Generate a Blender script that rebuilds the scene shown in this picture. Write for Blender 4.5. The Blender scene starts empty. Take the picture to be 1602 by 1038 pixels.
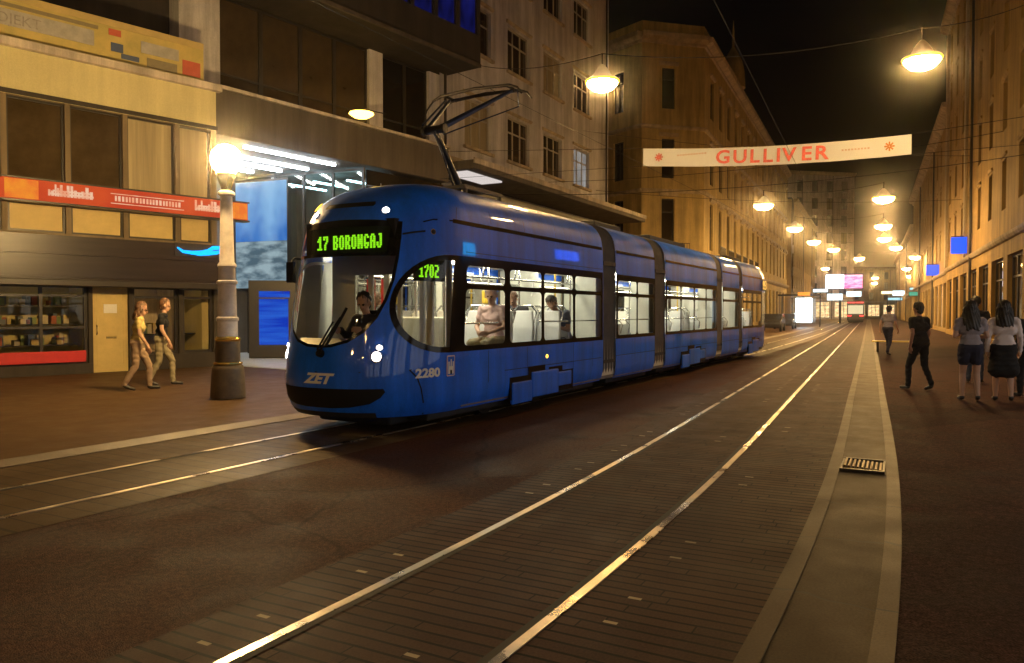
import bpy, bmesh, math, random
import numpy as np
from mathutils import Vector, Matrix, geometry
random.seed(7)
sc = bpy.context.scene
COL = sc.collection
R = math.radians

# ------------------------------------------------------------------ camera
cam_d = bpy.data.cameras.new('camera')
cam_d.lens = 26.97; cam_d.sensor_width = 36.0
cam_d.clip_start = 0.05; cam_d.clip_end = 1500
cam = bpy.data.objects.new('camera', cam_d); COL.objects.link(cam)
cam.location = (0, 0, 1.57)
cam.rotation_euler = (R(90 - 1.43), 0, 0)
sc.camera = cam
# ------------------------------------------------------------------ world, moon-weak sun, exposure
world = bpy.data.worlds.new('World'); sc.world = world; world.use_nodes = True
wn = world.node_tree; wn.nodes.clear()
sky = wn.nodes.new('ShaderNodeTexSky'); sky.sky_type = 'NISHITA'; sky.sun_disc = False
sky.sun_elevation = R(-3); sky.sun_rotation = R(200)
bg = wn.nodes.new('ShaderNodeBackground'); bg.inputs['Strength'].default_value = 0.012
wo = wn.nodes.new('ShaderNodeOutputWorld')
wn.links.new(sky.outputs[0], bg.inputs[0]); wn.links.new(bg.outputs[0], wo.inputs[0])
sun_d = bpy.data.lights.new('sun', 'SUN'); sun_d.energy = 0.004; sun_d.angle = R(10); sun_d.color = (1, .9, .75)
sun = bpy.data.objects.new('sun', sun_d); COL.objects.link(sun)
sun.rotation_euler = (R(50), 0, R(-20))
sc.view_settings.view_transform = 'Standard'; sc.view_settings.look = 'None'
sc.view_settings.exposure = 0.0; sc.view_settings.gamma = 1.0
sc.render.engine = 'CYCLES'
sc.cycles.use_denoising = True
sc.cycles.sample_clamp_indirect = 4.0
sc.cycles.max_bounces = 8
sc.cycles.transparent_max_bounces = 24
sc.cycles.caustics_reflective = False; sc.cycles.caustics_refractive = False

# ------------------------------------------------------------------ materials
def new_mat(name):
    m = bpy.data.materials.new(name); m.use_nodes = True
    nt = m.node_tree; nt.nodes.clear()
    out = nt.nodes.new('ShaderNodeOutputMaterial')
    return m, nt, out
def mat(name, col, rough=.6, metal=0.0, var=.12, scale=3.0, bump=0.0, bscale=40.0, coat=0.0, rvar=0.0, spec=.5, streak=None, dirt=None, grain=0.0, stain=0.0, cracks=False):
    m, nt, out = new_mat(name)
    p = nt.nodes.new('ShaderNodeBsdfPrincipled')
    nt.links.new(p.outputs[0], out.inputs[0])
    p.inputs['Base Color'].default_value = (*col, 1)
    p.inputs['Roughness'].default_value = rough; p.inputs['Metallic'].default_value = metal
    p.inputs['Coat Weight'].default_value = coat; p.inputs['Coat Roughness'].default_value = .03
    p.inputs['Specular IOR Level'].default_value = spec
    tc = nt.nodes.new('ShaderNodeTexCoord')
    if var or rvar:
        mp = nt.nodes.new('ShaderNodeMapping')
        if streak: mp.inputs['Scale'].default_value = streak
        nt.links.new(tc.outputs['Object'], mp.inputs[0])
        n = nt.nodes.new('ShaderNodeTexNoise'); n.inputs['Scale'].default_value = scale; n.inputs['Detail'].default_value = 6
        n.inputs['Roughness'].default_value = .65
        nt.links.new(mp.outputs[0], n.inputs[0])
        r = nt.nodes.new('ShaderNodeValToRGB')
        r.color_ramp.elements[0].position = .3; r.color_ramp.elements[1].position = .7
        lo = dirt if dirt else tuple(c * (1 - var) for c in col)
        hi = tuple(min(1, c * (1 + var)) for c in col)
        r.color_ramp.elements[0].color = (*lo, 1); r.color_ramp.elements[1].color = (*hi, 1)
        nt.links.new(n.outputs[0], r.inputs[0]); colout = r.outputs[0]
        def mulc(fac_out, lo_, hi_, a=.35, b_=.65):
            nonlocal colout
            mr_ = nt.nodes.new('ShaderNodeMapRange'); mr_.inputs['From Min'].default_value = a; mr_.inputs['From Max'].default_value = b_
            mr_.inputs['To Min'].default_value = lo_; mr_.inputs['To Max'].default_value = hi_
            nt.links.new(fac_out, mr_.inputs[0])
            mx_ = nt.nodes.new('ShaderNodeMix'); mx_.data_type = 'RGBA'; mx_.blend_type = 'MULTIPLY'; mx_.inputs['Factor'].default_value = 1
            nt.links.new(colout, mx_.inputs['A']); nt.links.new(mr_.outputs[0], mx_.inputs['B']); colout = mx_.outputs['Result']
        if grain:
            for sc_, g_ in ((95, grain), (24, grain*.5)):
                gn = nt.nodes.new('ShaderNodeTexNoise'); gn.inputs['Scale'].default_value = sc_; gn.inputs['Detail'].default_value = 2
                nt.links.new(tc.outputs['Object'], gn.inputs[0]); mulc(gn.outputs[0], 1-g_, 1+g_)
        if stain:
            ms = nt.nodes.new('ShaderNodeMapping'); ms.inputs['Scale'].default_value = (1, 1, .08); nt.links.new(tc.outputs['Object'], ms.inputs[0])
            sn = nt.nodes.new('ShaderNodeTexNoise'); sn.inputs['Scale'].default_value = 1.7; sn.inputs['Detail'].default_value = 7; sn.inputs['Roughness'].default_value = .7
            nt.links.new(ms.outputs[0], sn.inputs[0]); mulc(sn.outputs[0], 1-stain, 1+stain*.4)
        if cracks:
            # tar-sealed cracks, square repair patches and oil spots
            vo = nt.nodes.new('ShaderNodeTexVoronoi'); vo.feature = 'DISTANCE_TO_EDGE'; vo.inputs['Scale'].default_value = .33
            wv = nt.nodes.new('ShaderNodeTexNoise'); wv.inputs['Scale'].default_value = 1.6; wv.inputs['Detail'].default_value = 5; nt.links.new(tc.outputs['Object'], wv.inputs[0])
            va = nt.nodes.new('ShaderNodeMix'); va.data_type = 'VECTOR'; va.inputs['Factor'].default_value = .3
            nt.links.new(tc.outputs['Object'], va.inputs['A']); nt.links.new(wv.outputs[1], va.inputs['B']); nt.links.new(va.outputs['Result'], vo.inputs[0])
            mulc(vo.outputs[0], .65, 1.0, .0015, .007)
            v2 = nt.nodes.new('ShaderNodeTexVoronoi'); v2.distance = 'CHEBYCHEV'; v2.inputs['Scale'].default_value = .22
            m2 = nt.nodes.new('ShaderNodeMapping'); m2.inputs['Rotation'].default_value = (0, 0, R(62)); nt.links.new(tc.outputs['Object'], m2.inputs[0]); nt.links.new(m2.outputs[0], v2.inputs[0])
            s2 = nt.nodes.new('ShaderNodeSeparateColor'); nt.links.new(v2.outputs['Color'], s2.inputs[0]); mulc(s2.outputs[0], .78, 1.15, .0, 1.0)
            v3 = nt.nodes.new('ShaderNodeTexVoronoi'); v3.inputs['Scale'].default_value = 1.1; nt.links.new(va.outputs['Result'], v3.inputs[0]); mulc(v3.outputs['Distance'], .55, 1.0, .05, .22)
        nt.links.new(colout, p.inputs['Base Color'])
        if rvar:
            mr = nt.nodes.new('ShaderNodeMapRange')
            mr.inputs['From Min'].default_value = .3; mr.inputs['From Max'].default_value = .7
            mr.inputs['To Min'].default_value = max(.02, rough - rvar); mr.inputs['To Max'].default_value = min(1, rough + rvar)
            nt.links.new(n.outputs[0], mr.inputs[0]); nt.links.new(mr.outputs[0], p.inputs['Roughness'])
    if bump:
        b = nt.nodes.new('ShaderNodeTexNoise'); b.inputs['Scale'].default_value = bscale; b.inputs['Detail'].default_value = 4
        nt.links.new(tc.outputs['Object'], b.inputs[0])
        bn = nt.nodes.new('ShaderNodeBump'); bn.inputs['Strength'].default_value = bump; bn.inputs['Distance'].default_value = .02
        nt.links.new(b.outputs[0], bn.inputs['Height']); nt.links.new(bn.outputs[0], p.inputs['Normal'])
    return m
def emis(name, col, s):
    m, nt, out = new_mat(name)
    e = nt.nodes.new('ShaderNodeEmission'); e.inputs[0].default_value = (*col, 1); e.inputs[1].default_value = s
    nt.links.new(e.outputs[0], out.inputs[0]); return m
def emis_var(name, c0, c1, s, scale=(1, 1, 1), nscale=3.0):
    """a lit panel with printed patches of two colours"""
    m, nt, out = new_mat(name)
    tc = nt.nodes.new('ShaderNodeTexCoord'); mp = nt.nodes.new('ShaderNodeMapping'); mp.inputs['Scale'].default_value = scale
    n = nt.nodes.new('ShaderNodeTexNoise'); n.inputs['Scale'].default_value = nscale; n.inputs['Detail'].default_value = 3
    r = nt.nodes.new('ShaderNodeValToRGB'); r.color_ramp.elements[0].position = .38; r.color_ramp.elements[1].position = .62
    r.color_ramp.elements[0].color = (*c0, 1); r.color_ramp.elements[1].color = (*c1, 1)
    e = nt.nodes.new('ShaderNodeEmission'); e.inputs[1].default_value = s
    nt.links.new(tc.outputs['Object'], mp.inputs[0]); nt.links.new(mp.outputs[0], n.inputs[0]); nt.links.new(n.outputs[0], r.inputs[0])
    nt.links.new(r.outputs[0], e.inputs[0]); nt.links.new(e.outputs[0], out.inputs[0]); return m
def thin_glass(name, tint=(.92, .95, .93), refl=1.0, rough=.02):
    m, nt, out = new_mat(name)
    t = nt.nodes.new('ShaderNodeBsdfTransparent'); t.inputs[0].default_value = (*tint, 1)
    g = nt.nodes.new('ShaderNodeBsdfGlossy'); g.inputs['Roughness'].default_value = rough
    f = nt.nodes.new('ShaderNodeFresnel'); f.inputs[0].default_value = 1.45
    mm = nt.nodes.new('ShaderNodeMath'); mm.operation = 'MULTIPLY'; mm.inputs[1].default_value = refl
    mx = nt.nodes.new('ShaderNodeMixShader')
    nt.links.new(f.outputs[0], mm.inputs[0]); nt.links.new(mm.outputs[0], mx.inputs[0])
    nt.links.new(t.outputs[0], mx.inputs[1]); nt.links.new(g.outputs[0], mx.inputs[2]); nt.links.new(mx.outputs[0], out.inputs[0])
    return m

def paving_mat(name, c_lo, c_hi, joint, pitch, width, rough=.5, bolts=None, jointw=.1, big=None):
    """UV based paving (u along the track in metres, v across)."""
    m, nt, out = new_mat(name)
    p = nt.nodes.new('ShaderNodeBsdfPrincipled'); nt.links.new(p.outputs[0], out.inputs[0])
    p.inputs['Specular IOR Level'].default_value = .05
    uv = nt.nodes.new('ShaderNodeTexCoord')
    sep = nt.nodes.new('ShaderNodeSeparateXYZ'); nt.links.new(uv.outputs['UV'], sep.inputs[0])
    L = nt.links.new
    def math_(op, a, b=None, clamp=False):
        n = nt.nodes.new('ShaderNodeMath'); n.operation = op; n.use_clamp = clamp
        if hasattr(a, 'links'): L(a, n.inputs[0])
        else: n.inputs[0].default_value = a
        if b is not None:
            if hasattr(b, 'links'): L(b, n.inputs[1])
            else: n.inputs[1].default_value = b
        return n.outputs[0]
    u, v = sep.outputs[0], sep.outputs[1]
    wob = nt.nodes.new('ShaderNodeTexNoise'); wob.inputs['Scale'].default_value = 1.3; L(uv.outputs['UV'], wob.inputs[0])
    uw = math_('ADD', u, math_('MULTIPLY', math_('SUBTRACT', wob.outputs[0], .5), pitch * .5))
    row = math_('FLOOR', math_('DIVIDE', uw, pitch))
    fr = math_('FRACT', math_('DIVIDE', uw, pitch))
    jl = math_('LESS_THAN', fr, jointw)
    # along joints with a shifted bond
    wr_ = nt.nodes.new('ShaderNodeTexWhiteNoise'); wr_.noise_dimensions = '1D'; L(row, wr_.inputs['W'])
    vs = math_('ADD', v, math_('MULTIPLY', wr_.outputs[0], width))
    jv = math_('LESS_THAN', math_('FRACT', math_('DIVIDE', vs, width)), jointw * pitch / width * .45)
    jm = math_('MAXIMUM', jl, jv)
    if big:
        jb = math_('LESS_THAN', math_('FRACT', math_('DIVIDE', u, big)), .025 / big)
        jm = math_('MAXIMUM', jm, jb)
    wn_ = nt.nodes.new('ShaderNodeTexWhiteNoise'); wn_.noise_dimensions = '2D'
    cmb = nt.nodes.new('ShaderNodeCombineXYZ'); L(row, cmb.inputs[0]); L(math_('FLOOR', math_('DIVIDE', vs, width)), cmb.inputs[1]); L(cmb.outputs[0], wn_.inputs[0])
    n = nt.nodes.new('ShaderNodeTexNoise'); n.inputs['Scale'].default_value = 2.2; n.inputs['Detail'].default_value = 8; n.inputs['Roughness'].default_value = .7
    L(uv.outputs['UV'], n.inputs[0])
    gr_ = nt.nodes.new('ShaderNodeTexNoise'); gr_.inputs['Scale'].default_value = 70; gr_.inputs['Detail'].default_value = 2; L(uv.outputs['UV'], gr_.inputs[0])
    st_ = nt.nodes.new('ShaderNodeTexNoise'); st_.inputs['Scale'].default_value = .9; st_.inputs['Detail'].default_value = 6
    mst = nt.nodes.new('ShaderNodeMapping'); mst.inputs['Scale'].default_value = (.25, 3, 1); L(uv.outputs['UV'], mst.inputs[0]); L(mst.outputs[0], st_.inputs[0])
    mixf = math_('ADD', math_('MULTIPLY', wn_.outputs[0], .33), math_('ADD', math_('MULTIPLY', math_('SUBTRACT', gr_.outputs[0], .5), 1.1), math_('ADD', math_('MULTIPLY', n.outputs[0], .35), math_('MULTIPLY', math_('SUBTRACT', st_.outputs[0], .4), .9))), True)
    c = nt.nodes.new('ShaderNodeMix'); c.data_type = 'RGBA'
    L(mixf, c.inputs['Factor']); c.inputs['A'].default_value = (*c_lo, 1); c.inputs['B'].default_value = (*c_hi, 1)
    c2 = nt.nodes.new('ShaderNodeMix'); c2.data_type = 'RGBA'
    L(jm, c2.inputs['Factor']); L(c.outputs['Result'], c2.inputs['A']); c2.inputs['B'].default_value = (*joint, 1)
    L(math_('ADD', math_('MULTIPLY', n.outputs[0], .45), rough - .22), p.inputs['Roughness'])
    bump = nt.nodes.new('ShaderNodeBump'); bump.inputs['Strength'].default_value = .35; bump.inputs['Distance'].default_value = .012
    L(math_('SUBTRACT', math_('MULTIPLY', n.outputs[0], .6), jm), bump.inputs['Height']); L(bump.outputs[0], p.inputs['Normal'])
    if bolts:
        # inset steel plates in pairs beside the rails: pattern of the paving
        per, offs, su, sv = bolts
        fu = math_('FRACT', math_('DIVIDE', u, per))
        idx = math_('FLOOR', math_('DIVIDE', u, per))
        mu = math_('MAXIMUM', math_('LESS_THAN', math_('ABSOLUTE', math_('SUBTRACT', fu, .3)), su / per / 2),
                   math_('LESS_THAN', math_('ABSOLUTE', math_('SUBTRACT', fu, .62)), su / per / 2))
        mv = None
        for o in offs:
            t = math_('LESS_THAN', math_('ABSOLUTE', math_('SUBTRACT', v, o)), sv / 2)
            mv = t if mv is None else math_('MAXIMUM', mv, t)
        wn2 = nt.nodes.new('ShaderNodeTexWhiteNoise'); wn2.noise_dimensions = '2D'; cb2 = nt.nodes.new('ShaderNodeCombineXYZ')
        L(idx, cb2.inputs[0]); L(math_('FLOOR', math_('MULTIPLY', v, 1.4)), cb2.inputs[1]); L(cb2.outputs[0], wn2.inputs[0])
        bm_ = math_('MULTIPLY', math_('MULTIPLY', mu, mv), math_('MULTIPLY', math_('GREATER_THAN', wn2.outputs[0], .45), math_('MULTIPLY', wn2.outputs[0], .7)))
        c3 = nt.nodes.new('ShaderNodeMix'); c3.data_type = 'RGBA'
        L(bm_, c3.inputs['Factor']); L(c2.outputs['Result'], c3.inputs['A']); c3.inputs['B'].default_value = (.55, .45, .3, 1)
        L(c3.outputs['Result'], p.inputs['Base Color'])
        L(math_('MULTIPLY', bm_, .85), p.inputs['Metallic'])
    else:
        L(c2.outputs['Result'], p.inputs['Base Color'])
    return m

M = {}
M['asphalt'] = mat('asphalt', (.066, .03, .02), .7, spec=.06, var=.3, scale=1.1, grain=.55, cracks=True, bump=.35, bscale=130, rvar=.16)
M['bed_near'] = paving_mat('bed_near', (.034, .017, .012), (.09, .048, .032), (.006, .004, .003), .1, .9, .62, bolts=(1.15, (-.78, .16, .82), .03, .075), big=2.9, jointw=.2)
M['bed_far'] = paving_mat('bed_far', (.06, .038, .02), (.12, .078, .042), (.035, .027, .02), .2, 40.0, .5, big=3.4, jointw=.07)
M['gutter'] = paving_mat('gutter', (.042, .029, .016), (.08, .055, .03), (.05, .04, .03), 1.15, 40.0, .55, jointw=.02)
M['gutter_edge'] = paving_mat('gutter_edge', (.065, .046, .028), (.115, .082, .05), (.06, .05, .04), 1.15, 40.0, .5, jointw=.02)
M['pave_l'] = paving_mat('pave_l', (.075, .044, .022), (.125, .076, .04), (.06, .045, .03), .55, .55, .5, jointw=.018)
M['pave_r'] = mat('pave_r', (.05, .024, .018), .76, spec=.03, var=.3, scale=1.6, grain=.5, cracks=True, bump=.3, bscale=90, rvar=.12)
M['kerb'] = mat('kerb', (.13, .09, .055), .6, var=.3, scale=2, bump=.2)
M['floor_pale'] = mat('floor_pale', (.66, .7, .72), .3, var=.15, scale=2)
M['rail'] = mat('rail', (.55, .47, .36), .32, 1.0, var=.35, scale=1.3, rvar=.24, dirt=(.16, .11, .07))
M['groove'] = mat('groove', (.02, .017, .014), .8)
M['iron'] = mat('iron', (.035, .03, .027), .45, .6, var=.3, bump=.2)
M['blue'] = mat('blue', (.014, .155, .92), .42, spec=.18, var=.1, scale=1.6, grain=.06, stain=.35, coat=.6, rvar=.06, streak=(1, 1, .25))
M['black'] = mat('black', (.006, .006, .007), .12, var=.3, spec=.22)
M['rubber'] = mat('rubber', (.008, .008, .008), .6, spec=.2)
M['bellows'] = mat('bellows', (.11, .1, .09), .75, var=.2, scale=4)
M['under'] = mat('under', (.02, .02, .02), .7, var=.4)
M['cream'] = mat('cream', (.68, .68, .58), .45, var=.08)
M['lining'] = mat('lining', (.56, .57, .5), .4, var=.12, scale=2)
M['tramfloor'] = mat('tramfloor', (.12, .12, .13), .6)
M['seat'] = mat('seat', (.6, .61, .58), .35, var=.1)
M['seatfab'] = mat('seatfab', (.09, .13, .22), .85, var=.3, scale=20)
M['chrome'] = mat('chrome', (.75, .75, .72), .18, 1.0, var=.05)
M['yellow'] = mat('yellow', (.75, .5, .05), .4)
M['redp'] = mat('redp', (.55, .03, .03), .4)
M['glass'] = thin_glass('glass', (.93, .91, .85), .8)
M['windshield'] = thin_glass('windshield', (.93, .92, .86), .6)
M['tube_tram'] = emis('tube_tram', (1, .95, .75), 36)
M['led'] = emis('led', (.32, 1.0, .015), .95)
M['led_o'] = emis('led_o', (1, .55, .12), 1.3)
M['head'] = emis('head', (1, .93, .88), 25)
M['marker'] = emis('marker', (1, .55, .06), 4)
M['white'] = mat('white', (.75, .74, .7), .4, var=.1)
M['white_e'] = emis('white_e', (1, .9, .85), .7)
M['lamp_bowl'] = emis('lamp_bowl', (1, .6, .21), 350)
M['globe'] = emis('globe', (1, .64, .24), 850)
M['lamp_halo'] = emis('lamp_halo', (1, .5, .04), 2.2)
M['lampcap'] = mat('lampcap', (.55, .5, .42), .4, .2)
M['post'] = mat('post', (.74, .68, .64), .45, var=.2, scale=5)
M['postbase'] = mat('postbase', (.085, .055, .03), .5, var=.4, scale=6)
M['brass'] = mat('brass', (.8, .55, .15), .25, .9)
M['wire'] = mat('wire', (.012, .011, .01), .6)
def wallm(n, c, var=.2, **k): return mat(n, c, .8, var=var, scale=.55, bump=.25, bscale=25, grain=.08, stain=k.pop('stain', .4), **k)
M['w_cream'] = wallm('w_cream', (.62, .55, .29), .1, stain=.15)
M['w_mullion'] = wallm('w_mullion', (.2, .15, .085))
M['w_ledge'] = wallm('w_ledge', (.6, .52, .42))
M['w_dark'] = wallm('w_dark', (.045, .036, .028))
M['w_beam'] = wallm('w_beam', (.105, .085, .062), .2)
M['w_soffit'] = wallm('w_soffit', (.16, .15, .14))
M['w_beige'] = wallm('w_beige', (.66, .63, .62))
M['w_yellow'] = wallm('w_yellow', (.58, .43, .17))
M['w_ochre'] = wallm('w_ochre', (.46, .29, .08))
M['w_ochre2'] = wallm('w_ochre2', (.42, .28, .1))
M['w_white'] = wallm('w_white', (.82, .74, .74))
M['trim'] = wallm('trim', (.52, .42, .27))
M['winframe'] = mat('winframe', (.42, .38, .3), .5, var=.15)
M['winframe_d'] = mat('winframe_d', (.03, .025, .02), .4, var=.2)
M['pane'] = mat('pane', (.016, .014, .012), .06, var=.5, scale=.8, spec=.7)
M['pane_curtain'] = mat('pane_curtain', (.34, .28, .16), .45, var=.35, scale=1.2, streak=(4, 1, .15))
M['pane_shade'] = mat('pane_shade', (.06, .042, .022), .05, var=.5, scale=.8, spec=.8)
M['blind'] = mat('blind', (.55, .42, .16), .6, var=.15, scale=2)
M['pane_lit'] = emis('pane_lit', (1, .75, .3), .9)
M['pane_white'] = emis_var('pane_white', (.5, .45, .4), (.9, .85, .8), .35, (1, 1, .3), 1.5)
M['pane_bright'] = emis_var('pane_bright', (.5, .3, .1), (1, .75, .4), 1.6, (1, 1, 2), 1.2)
M['pane_blue'] = emis_var('pane_blue', (.004, .004, .03), (.02, .025, .3), .5, (.8, .8, .3), 1.2)
M['pane_warm'] = emis_var('pane_warm', (.22, .13, .03), (.5, .33, .1), .55, (1, 1, 2), 1.5)
M['pane_warm2'] = emis_var('pane_warm2', (.3, .24, .14), (.55, .47, .3), .4, (1, 1, 2), 1.0)
M['pane_fill'] = emis_var('pane_fill', (.6, .57, .54), (1, .95, .9), 1.7, (1, 1, 2), 1.0)  # glow given to unseen panes to light the tram
M['awning'] = mat('awning', (.022, .014, .012), .35, var=.5, scale=2, streak=(.3, 1, 4))
M['sign_red'] = emis_var('sign_red', (.55, .045, .02), (.75, .1, .025), .85, (1, 1, 1), .5)
M['sign_orange'] = emis_var('sign_orange', (.9, .3, .03), (.85, .18, .03), .95)
M['sign_white'] = emis_var('sign_white', (.95, .4, .22), (1, .62, .4), .85, (3, 1, 3), 2)
M['neon'] = emis('neon', (.01, .35, 1.0), 2.2)
M['tube'] = emis('tube', (.85, .93, 1), 34)
M['tube_c'] = emis('tube_c', (.4, .8, 1), 14)
M['poster_blue'] = emis_var('poster_blue', (.03, .17, .6), (.3, .58, .9), .85, (.4, .4, .25), 1.5)
M['poster_white'] = emis_var('poster_white', (.12, .2, .26), (.5, .68, .76), .6, (1.2, 1.2, 3), 1.3)
M['lightbox_blue'] = emis_var('lightbox_blue', (.01, .05, .6), (.03, .15, .8), .75, (.3, .3, 4), 1.5)
M['neon_big'] = emis('neon_big', (.02, .4, 1), 9); M['blue_big'] = emis('blue_big', (.02, .1, 1), 9)
M['sign_blue'] = emis('sign_blue', (.02, .09, 1), 1.6)
M['screen_w'] = emis('screen_w', (1, .93, 1), 4)
M['screen_p'] = emis_var('screen_p', (1, .12, .45), (1, .6, .8), 1.4, (1, 1, 3), 1)
M['box_white'] = emis('box_white', (.7, .9, 1), 2.2)
M['cyan_e'] = emis('cyan_e', (.4, .75, .85), 1.2)
M['green_e'] = emis('green_e', (.1, .55, .35), .8)
M['warm_e'] = emis('warm_e', (1, .8, .4), 3)
M['red_e'] = emis('red_e', (1, .03, .03), 5)
M['buslight'] = emis('buslight', (1, .85, .5), .9)
M['orange_e'] = emis('orange_e', (1, .3, .02), 1.5)
def banner_mat():
    m, nt, out = new_mat('banner'); d = nt.nodes.new('ShaderNodeBsdfDiffuse'); t = nt.nodes.new('ShaderNodeBsdfTranslucent'); a = nt.nodes.new('ShaderNodeMixShader'); a.inputs[0].default_value = .45
    d.inputs[0].default_value = t.inputs[0].default_value = (.86, .88, .9, 1)
    nt.links.new(d.outputs[0], a.inputs[1]); nt.links.new(t.outputs[0], a.inputs[2]); nt.links.new(a.outputs[0], out.inputs[0]); return m
M['banner'] = banner_mat()
M['bannerred'] = mat('bannerred', (.66, .13, .11), .7, var=.3, scale=8)
M['bannerpink'] = mat('bannerpink', (.7, .52, .46), .7)
M['signgrey'] = mat('signgrey', (.33, .3, .27), .6, var=.35, scale=9)
M['bb_yel'] = mat('bb_yel', (.52, .4, .13), .55, var=.3, scale=1.6, dirt=(.42, .36, .12))
M['bb_grey'] = mat('bb_grey', (.42, .4, .36), .55, var=.2, scale=4)
M['bb_red'] = mat('bb_red', (.55, .12, .07), .55)
M['bb_blue'] = mat('bb_blue', (.08, .11, .2), .55)
M['carpaint'] = mat('carpaint', (.03, .03, .035), .25, coat=.5)
def cloth(n, c): return mat(n, c, .9, var=.1, scale=9, bump=.2, bscale=60)
M['skin'] = mat('skin', (.46, .27, .18), .5, var=.1)
M['skin2'] = mat('skin2', (.36, .19, .12), .5, var=.1)
M['hair_d'] = mat('hair_d', (.012, .009, .007), .5, var=.5, scale=30, streak=(1, 1, .1))
M['hair_b'] = mat('hair_b', (.12, .06, .03), .5, var=.5, scale=30)
M['hair_g'] = mat('hair_g', (.26, .23, .21), .5, var=.4, scale=30)
M['c_black'] = cloth('c_black', (.008, .008, .009)); M['c_navy'] = cloth('c_navy', (.015, .016, .035))
M['c_white'] = cloth('c_white', (.6, .52, .5)); M['c_grey'] = cloth('c_grey', (.26, .23, .25))
M['c_yellow'] = cloth('c_yellow', (.5, .4, .14)); M['c_tan'] = cloth('c_tan', (.32, .22, .14))
M['c_jean'] = cloth('c_jean', (.06, .07, .1)); M['c_pink'] = cloth('c_pink', (.6, .42, .38)); M['c_char'] = cloth('c_char', (.03, .03, .035))
M['c_bluegrey'] = cloth('c_bluegrey', (.12, .14, .2)); M['c_olive'] = cloth('c_olive', (.26, .22, .13))
M['shoe'] = mat('shoe', (.03, .025, .02), .5); M['eye'] = mat('eye', (.02, .015, .01), .2)

# ------------------------------------------------------------------ mesh helpers
class MB:
    def __init__(s): s.v = []; s.f = []; s.mi = []; s.uv = None
    def quad(s, a, b, c, d, mi=0):
        n = len(s.v); s.v += [tuple(a), tuple(b), tuple(c), tuple(d)]; s.f.append((n, n+1, n+2, n+3)); s.mi.append(mi)
    def box(s, x0, x1, y0, y1, z0, z1, mi=0, T=None):
        n = len(s.v)
        P = [(x0,y0,z0),(x1,y0,z0),(x1,y1,z0),(x0,y1,z0),(x0,y0,z1),(x1,y0,z1),(x1,y1,z1),(x0,y1,z1)]
        if T is not None: P = [tuple(T @ Vector(p)) for p in P]
        s.v += P
        for q in ((0,3,2,1),(4,5,6,7),(0,1,5,4),(1,2,6,5),(2,3,7,6),(3,0,4,7)):
            s.f.append(tuple(n+i for i in q)); s.mi.append(mi)
        return s
    def loft(s, rings, mi=0, cap=True, closed=True):
        n = len(s.v); k = len(rings[0])
        for r in rings: s.v += [tuple(p) for p in r]
        for i in range(len(rings)-1):
            for j in range(k if closed else k-1):
                a = n+i*k+j; b = n+i*k+(j+1) % k
                s.f.append((a, b, b+k, a+k)); s.mi.append(mi)
        if cap and closed:
            s.f.append(tuple(n+j for j in reversed(range(k)))); s.mi.append(mi)
            m0 = n+(len(rings)-1)*k
            s.f.append(tuple(m0+j for j in range(k))); s.mi.append(mi)
        return s
    def tube(s, pts, r, seg=8, mi=0):
        pts = [Vector(p) for p in pts]; rings = []
        rr = r if isinstance(r, (list, tuple)) else [r]*len(pts)
        up = Vector((0, 0, 1))
        for i, p in enumerate(pts):
            d = (pts[min(i+1, len(pts)-1)] - pts[max(i-1, 0)])
            if d.length < 1e-9: d = Vector((0, 0, 1))
            d.normalize()
            a = d.cross(up)
            if a.length < .05: a = d.cross(Vector((1, 0, 0)))
            a.normalize(); b = a.cross(d)
            rings.append([p + (a*math.cos(t) + b*math.sin(t))*rr[i] for t in [2*math.pi*j/seg for j in range(seg)]])
        return s.loft(rings, mi)
    def lathe(s, prof, c=(0, 0, 0), seg=24, mi=0):
        rings = [[(c[0]+r*math.cos(2*math.pi*j/seg), c[1]+r*math.sin(2*math.pi*j/seg), c[2]+z) for j in range(seg)] for r, z in prof]
        return s.loft(rings, mi)
    def build(s, name, mats, parent=None, smooth=False, Mx=None, bevel=0):
        me = bpy.data.meshes.new(name); me.from_pydata(s.v, [], s.f)
        if not isinstance(mats, (list, tuple)): mats = [mats]
        for m in mats: me.materials.append(m)
        for p, i in zip(me.polygons, s.mi): p.material_index = i
        bm = bmesh.new(); bm.from_mesh(me)
        bmesh.ops.recalc_face_normals(bm, faces=bm.faces)
        if bevel:
            bmesh.ops.bevel(bm, geom=list(bm.edges), offset=bevel, segments=2, affect='EDGES', profile=.5, clamp_overlap=True)
        bm.to_mesh(me); bm.free()
        if smooth:
            for p in me.polygons: p.use_smooth = True
            try: me.set_sharp_from_angle(angle=R(38))
            except Exception: pass
        return link(name, me, parent, Mx)
def link(name, me, parent=None, Mx=None):
    o = bpy.data.objects.new(name, me); COL.objects.link(o)
    if parent is not None: o.parent = parent
    if Mx is not None: o.matrix_local = Mx
    return o
def tag(o, label=None, cat=None, group=None, kind=None):
    if label: o['label'] = label
    if cat: o['category'] = cat
    if group: o['group'] = group
    if kind: o['kind'] = kind
    return o
def empty(name, loc, rotz=0, label=None, cat=None, group=None):
    o = bpy.data.objects.new(name, None); COL.objects.link(o)
    o.location = loc; o.rotation_euler = (0, 0, rotz); o.empty_display_size = .3
    return tag(o, label, cat, group)
def kids(o, allobs): return [c for c in allobs if c.parent == o]
def copy_tree(o):
    allobs = list(COL.objects)
    c = o.copy(); COL.objects.link(c)
    for ch in kids(o, allobs):
        d = ch.copy(); COL.objects.link(d); d.parent = c
        for g in kids(ch, allobs):
            e = g.copy(); COL.objects.link(e); e.parent = d
    return c
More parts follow.
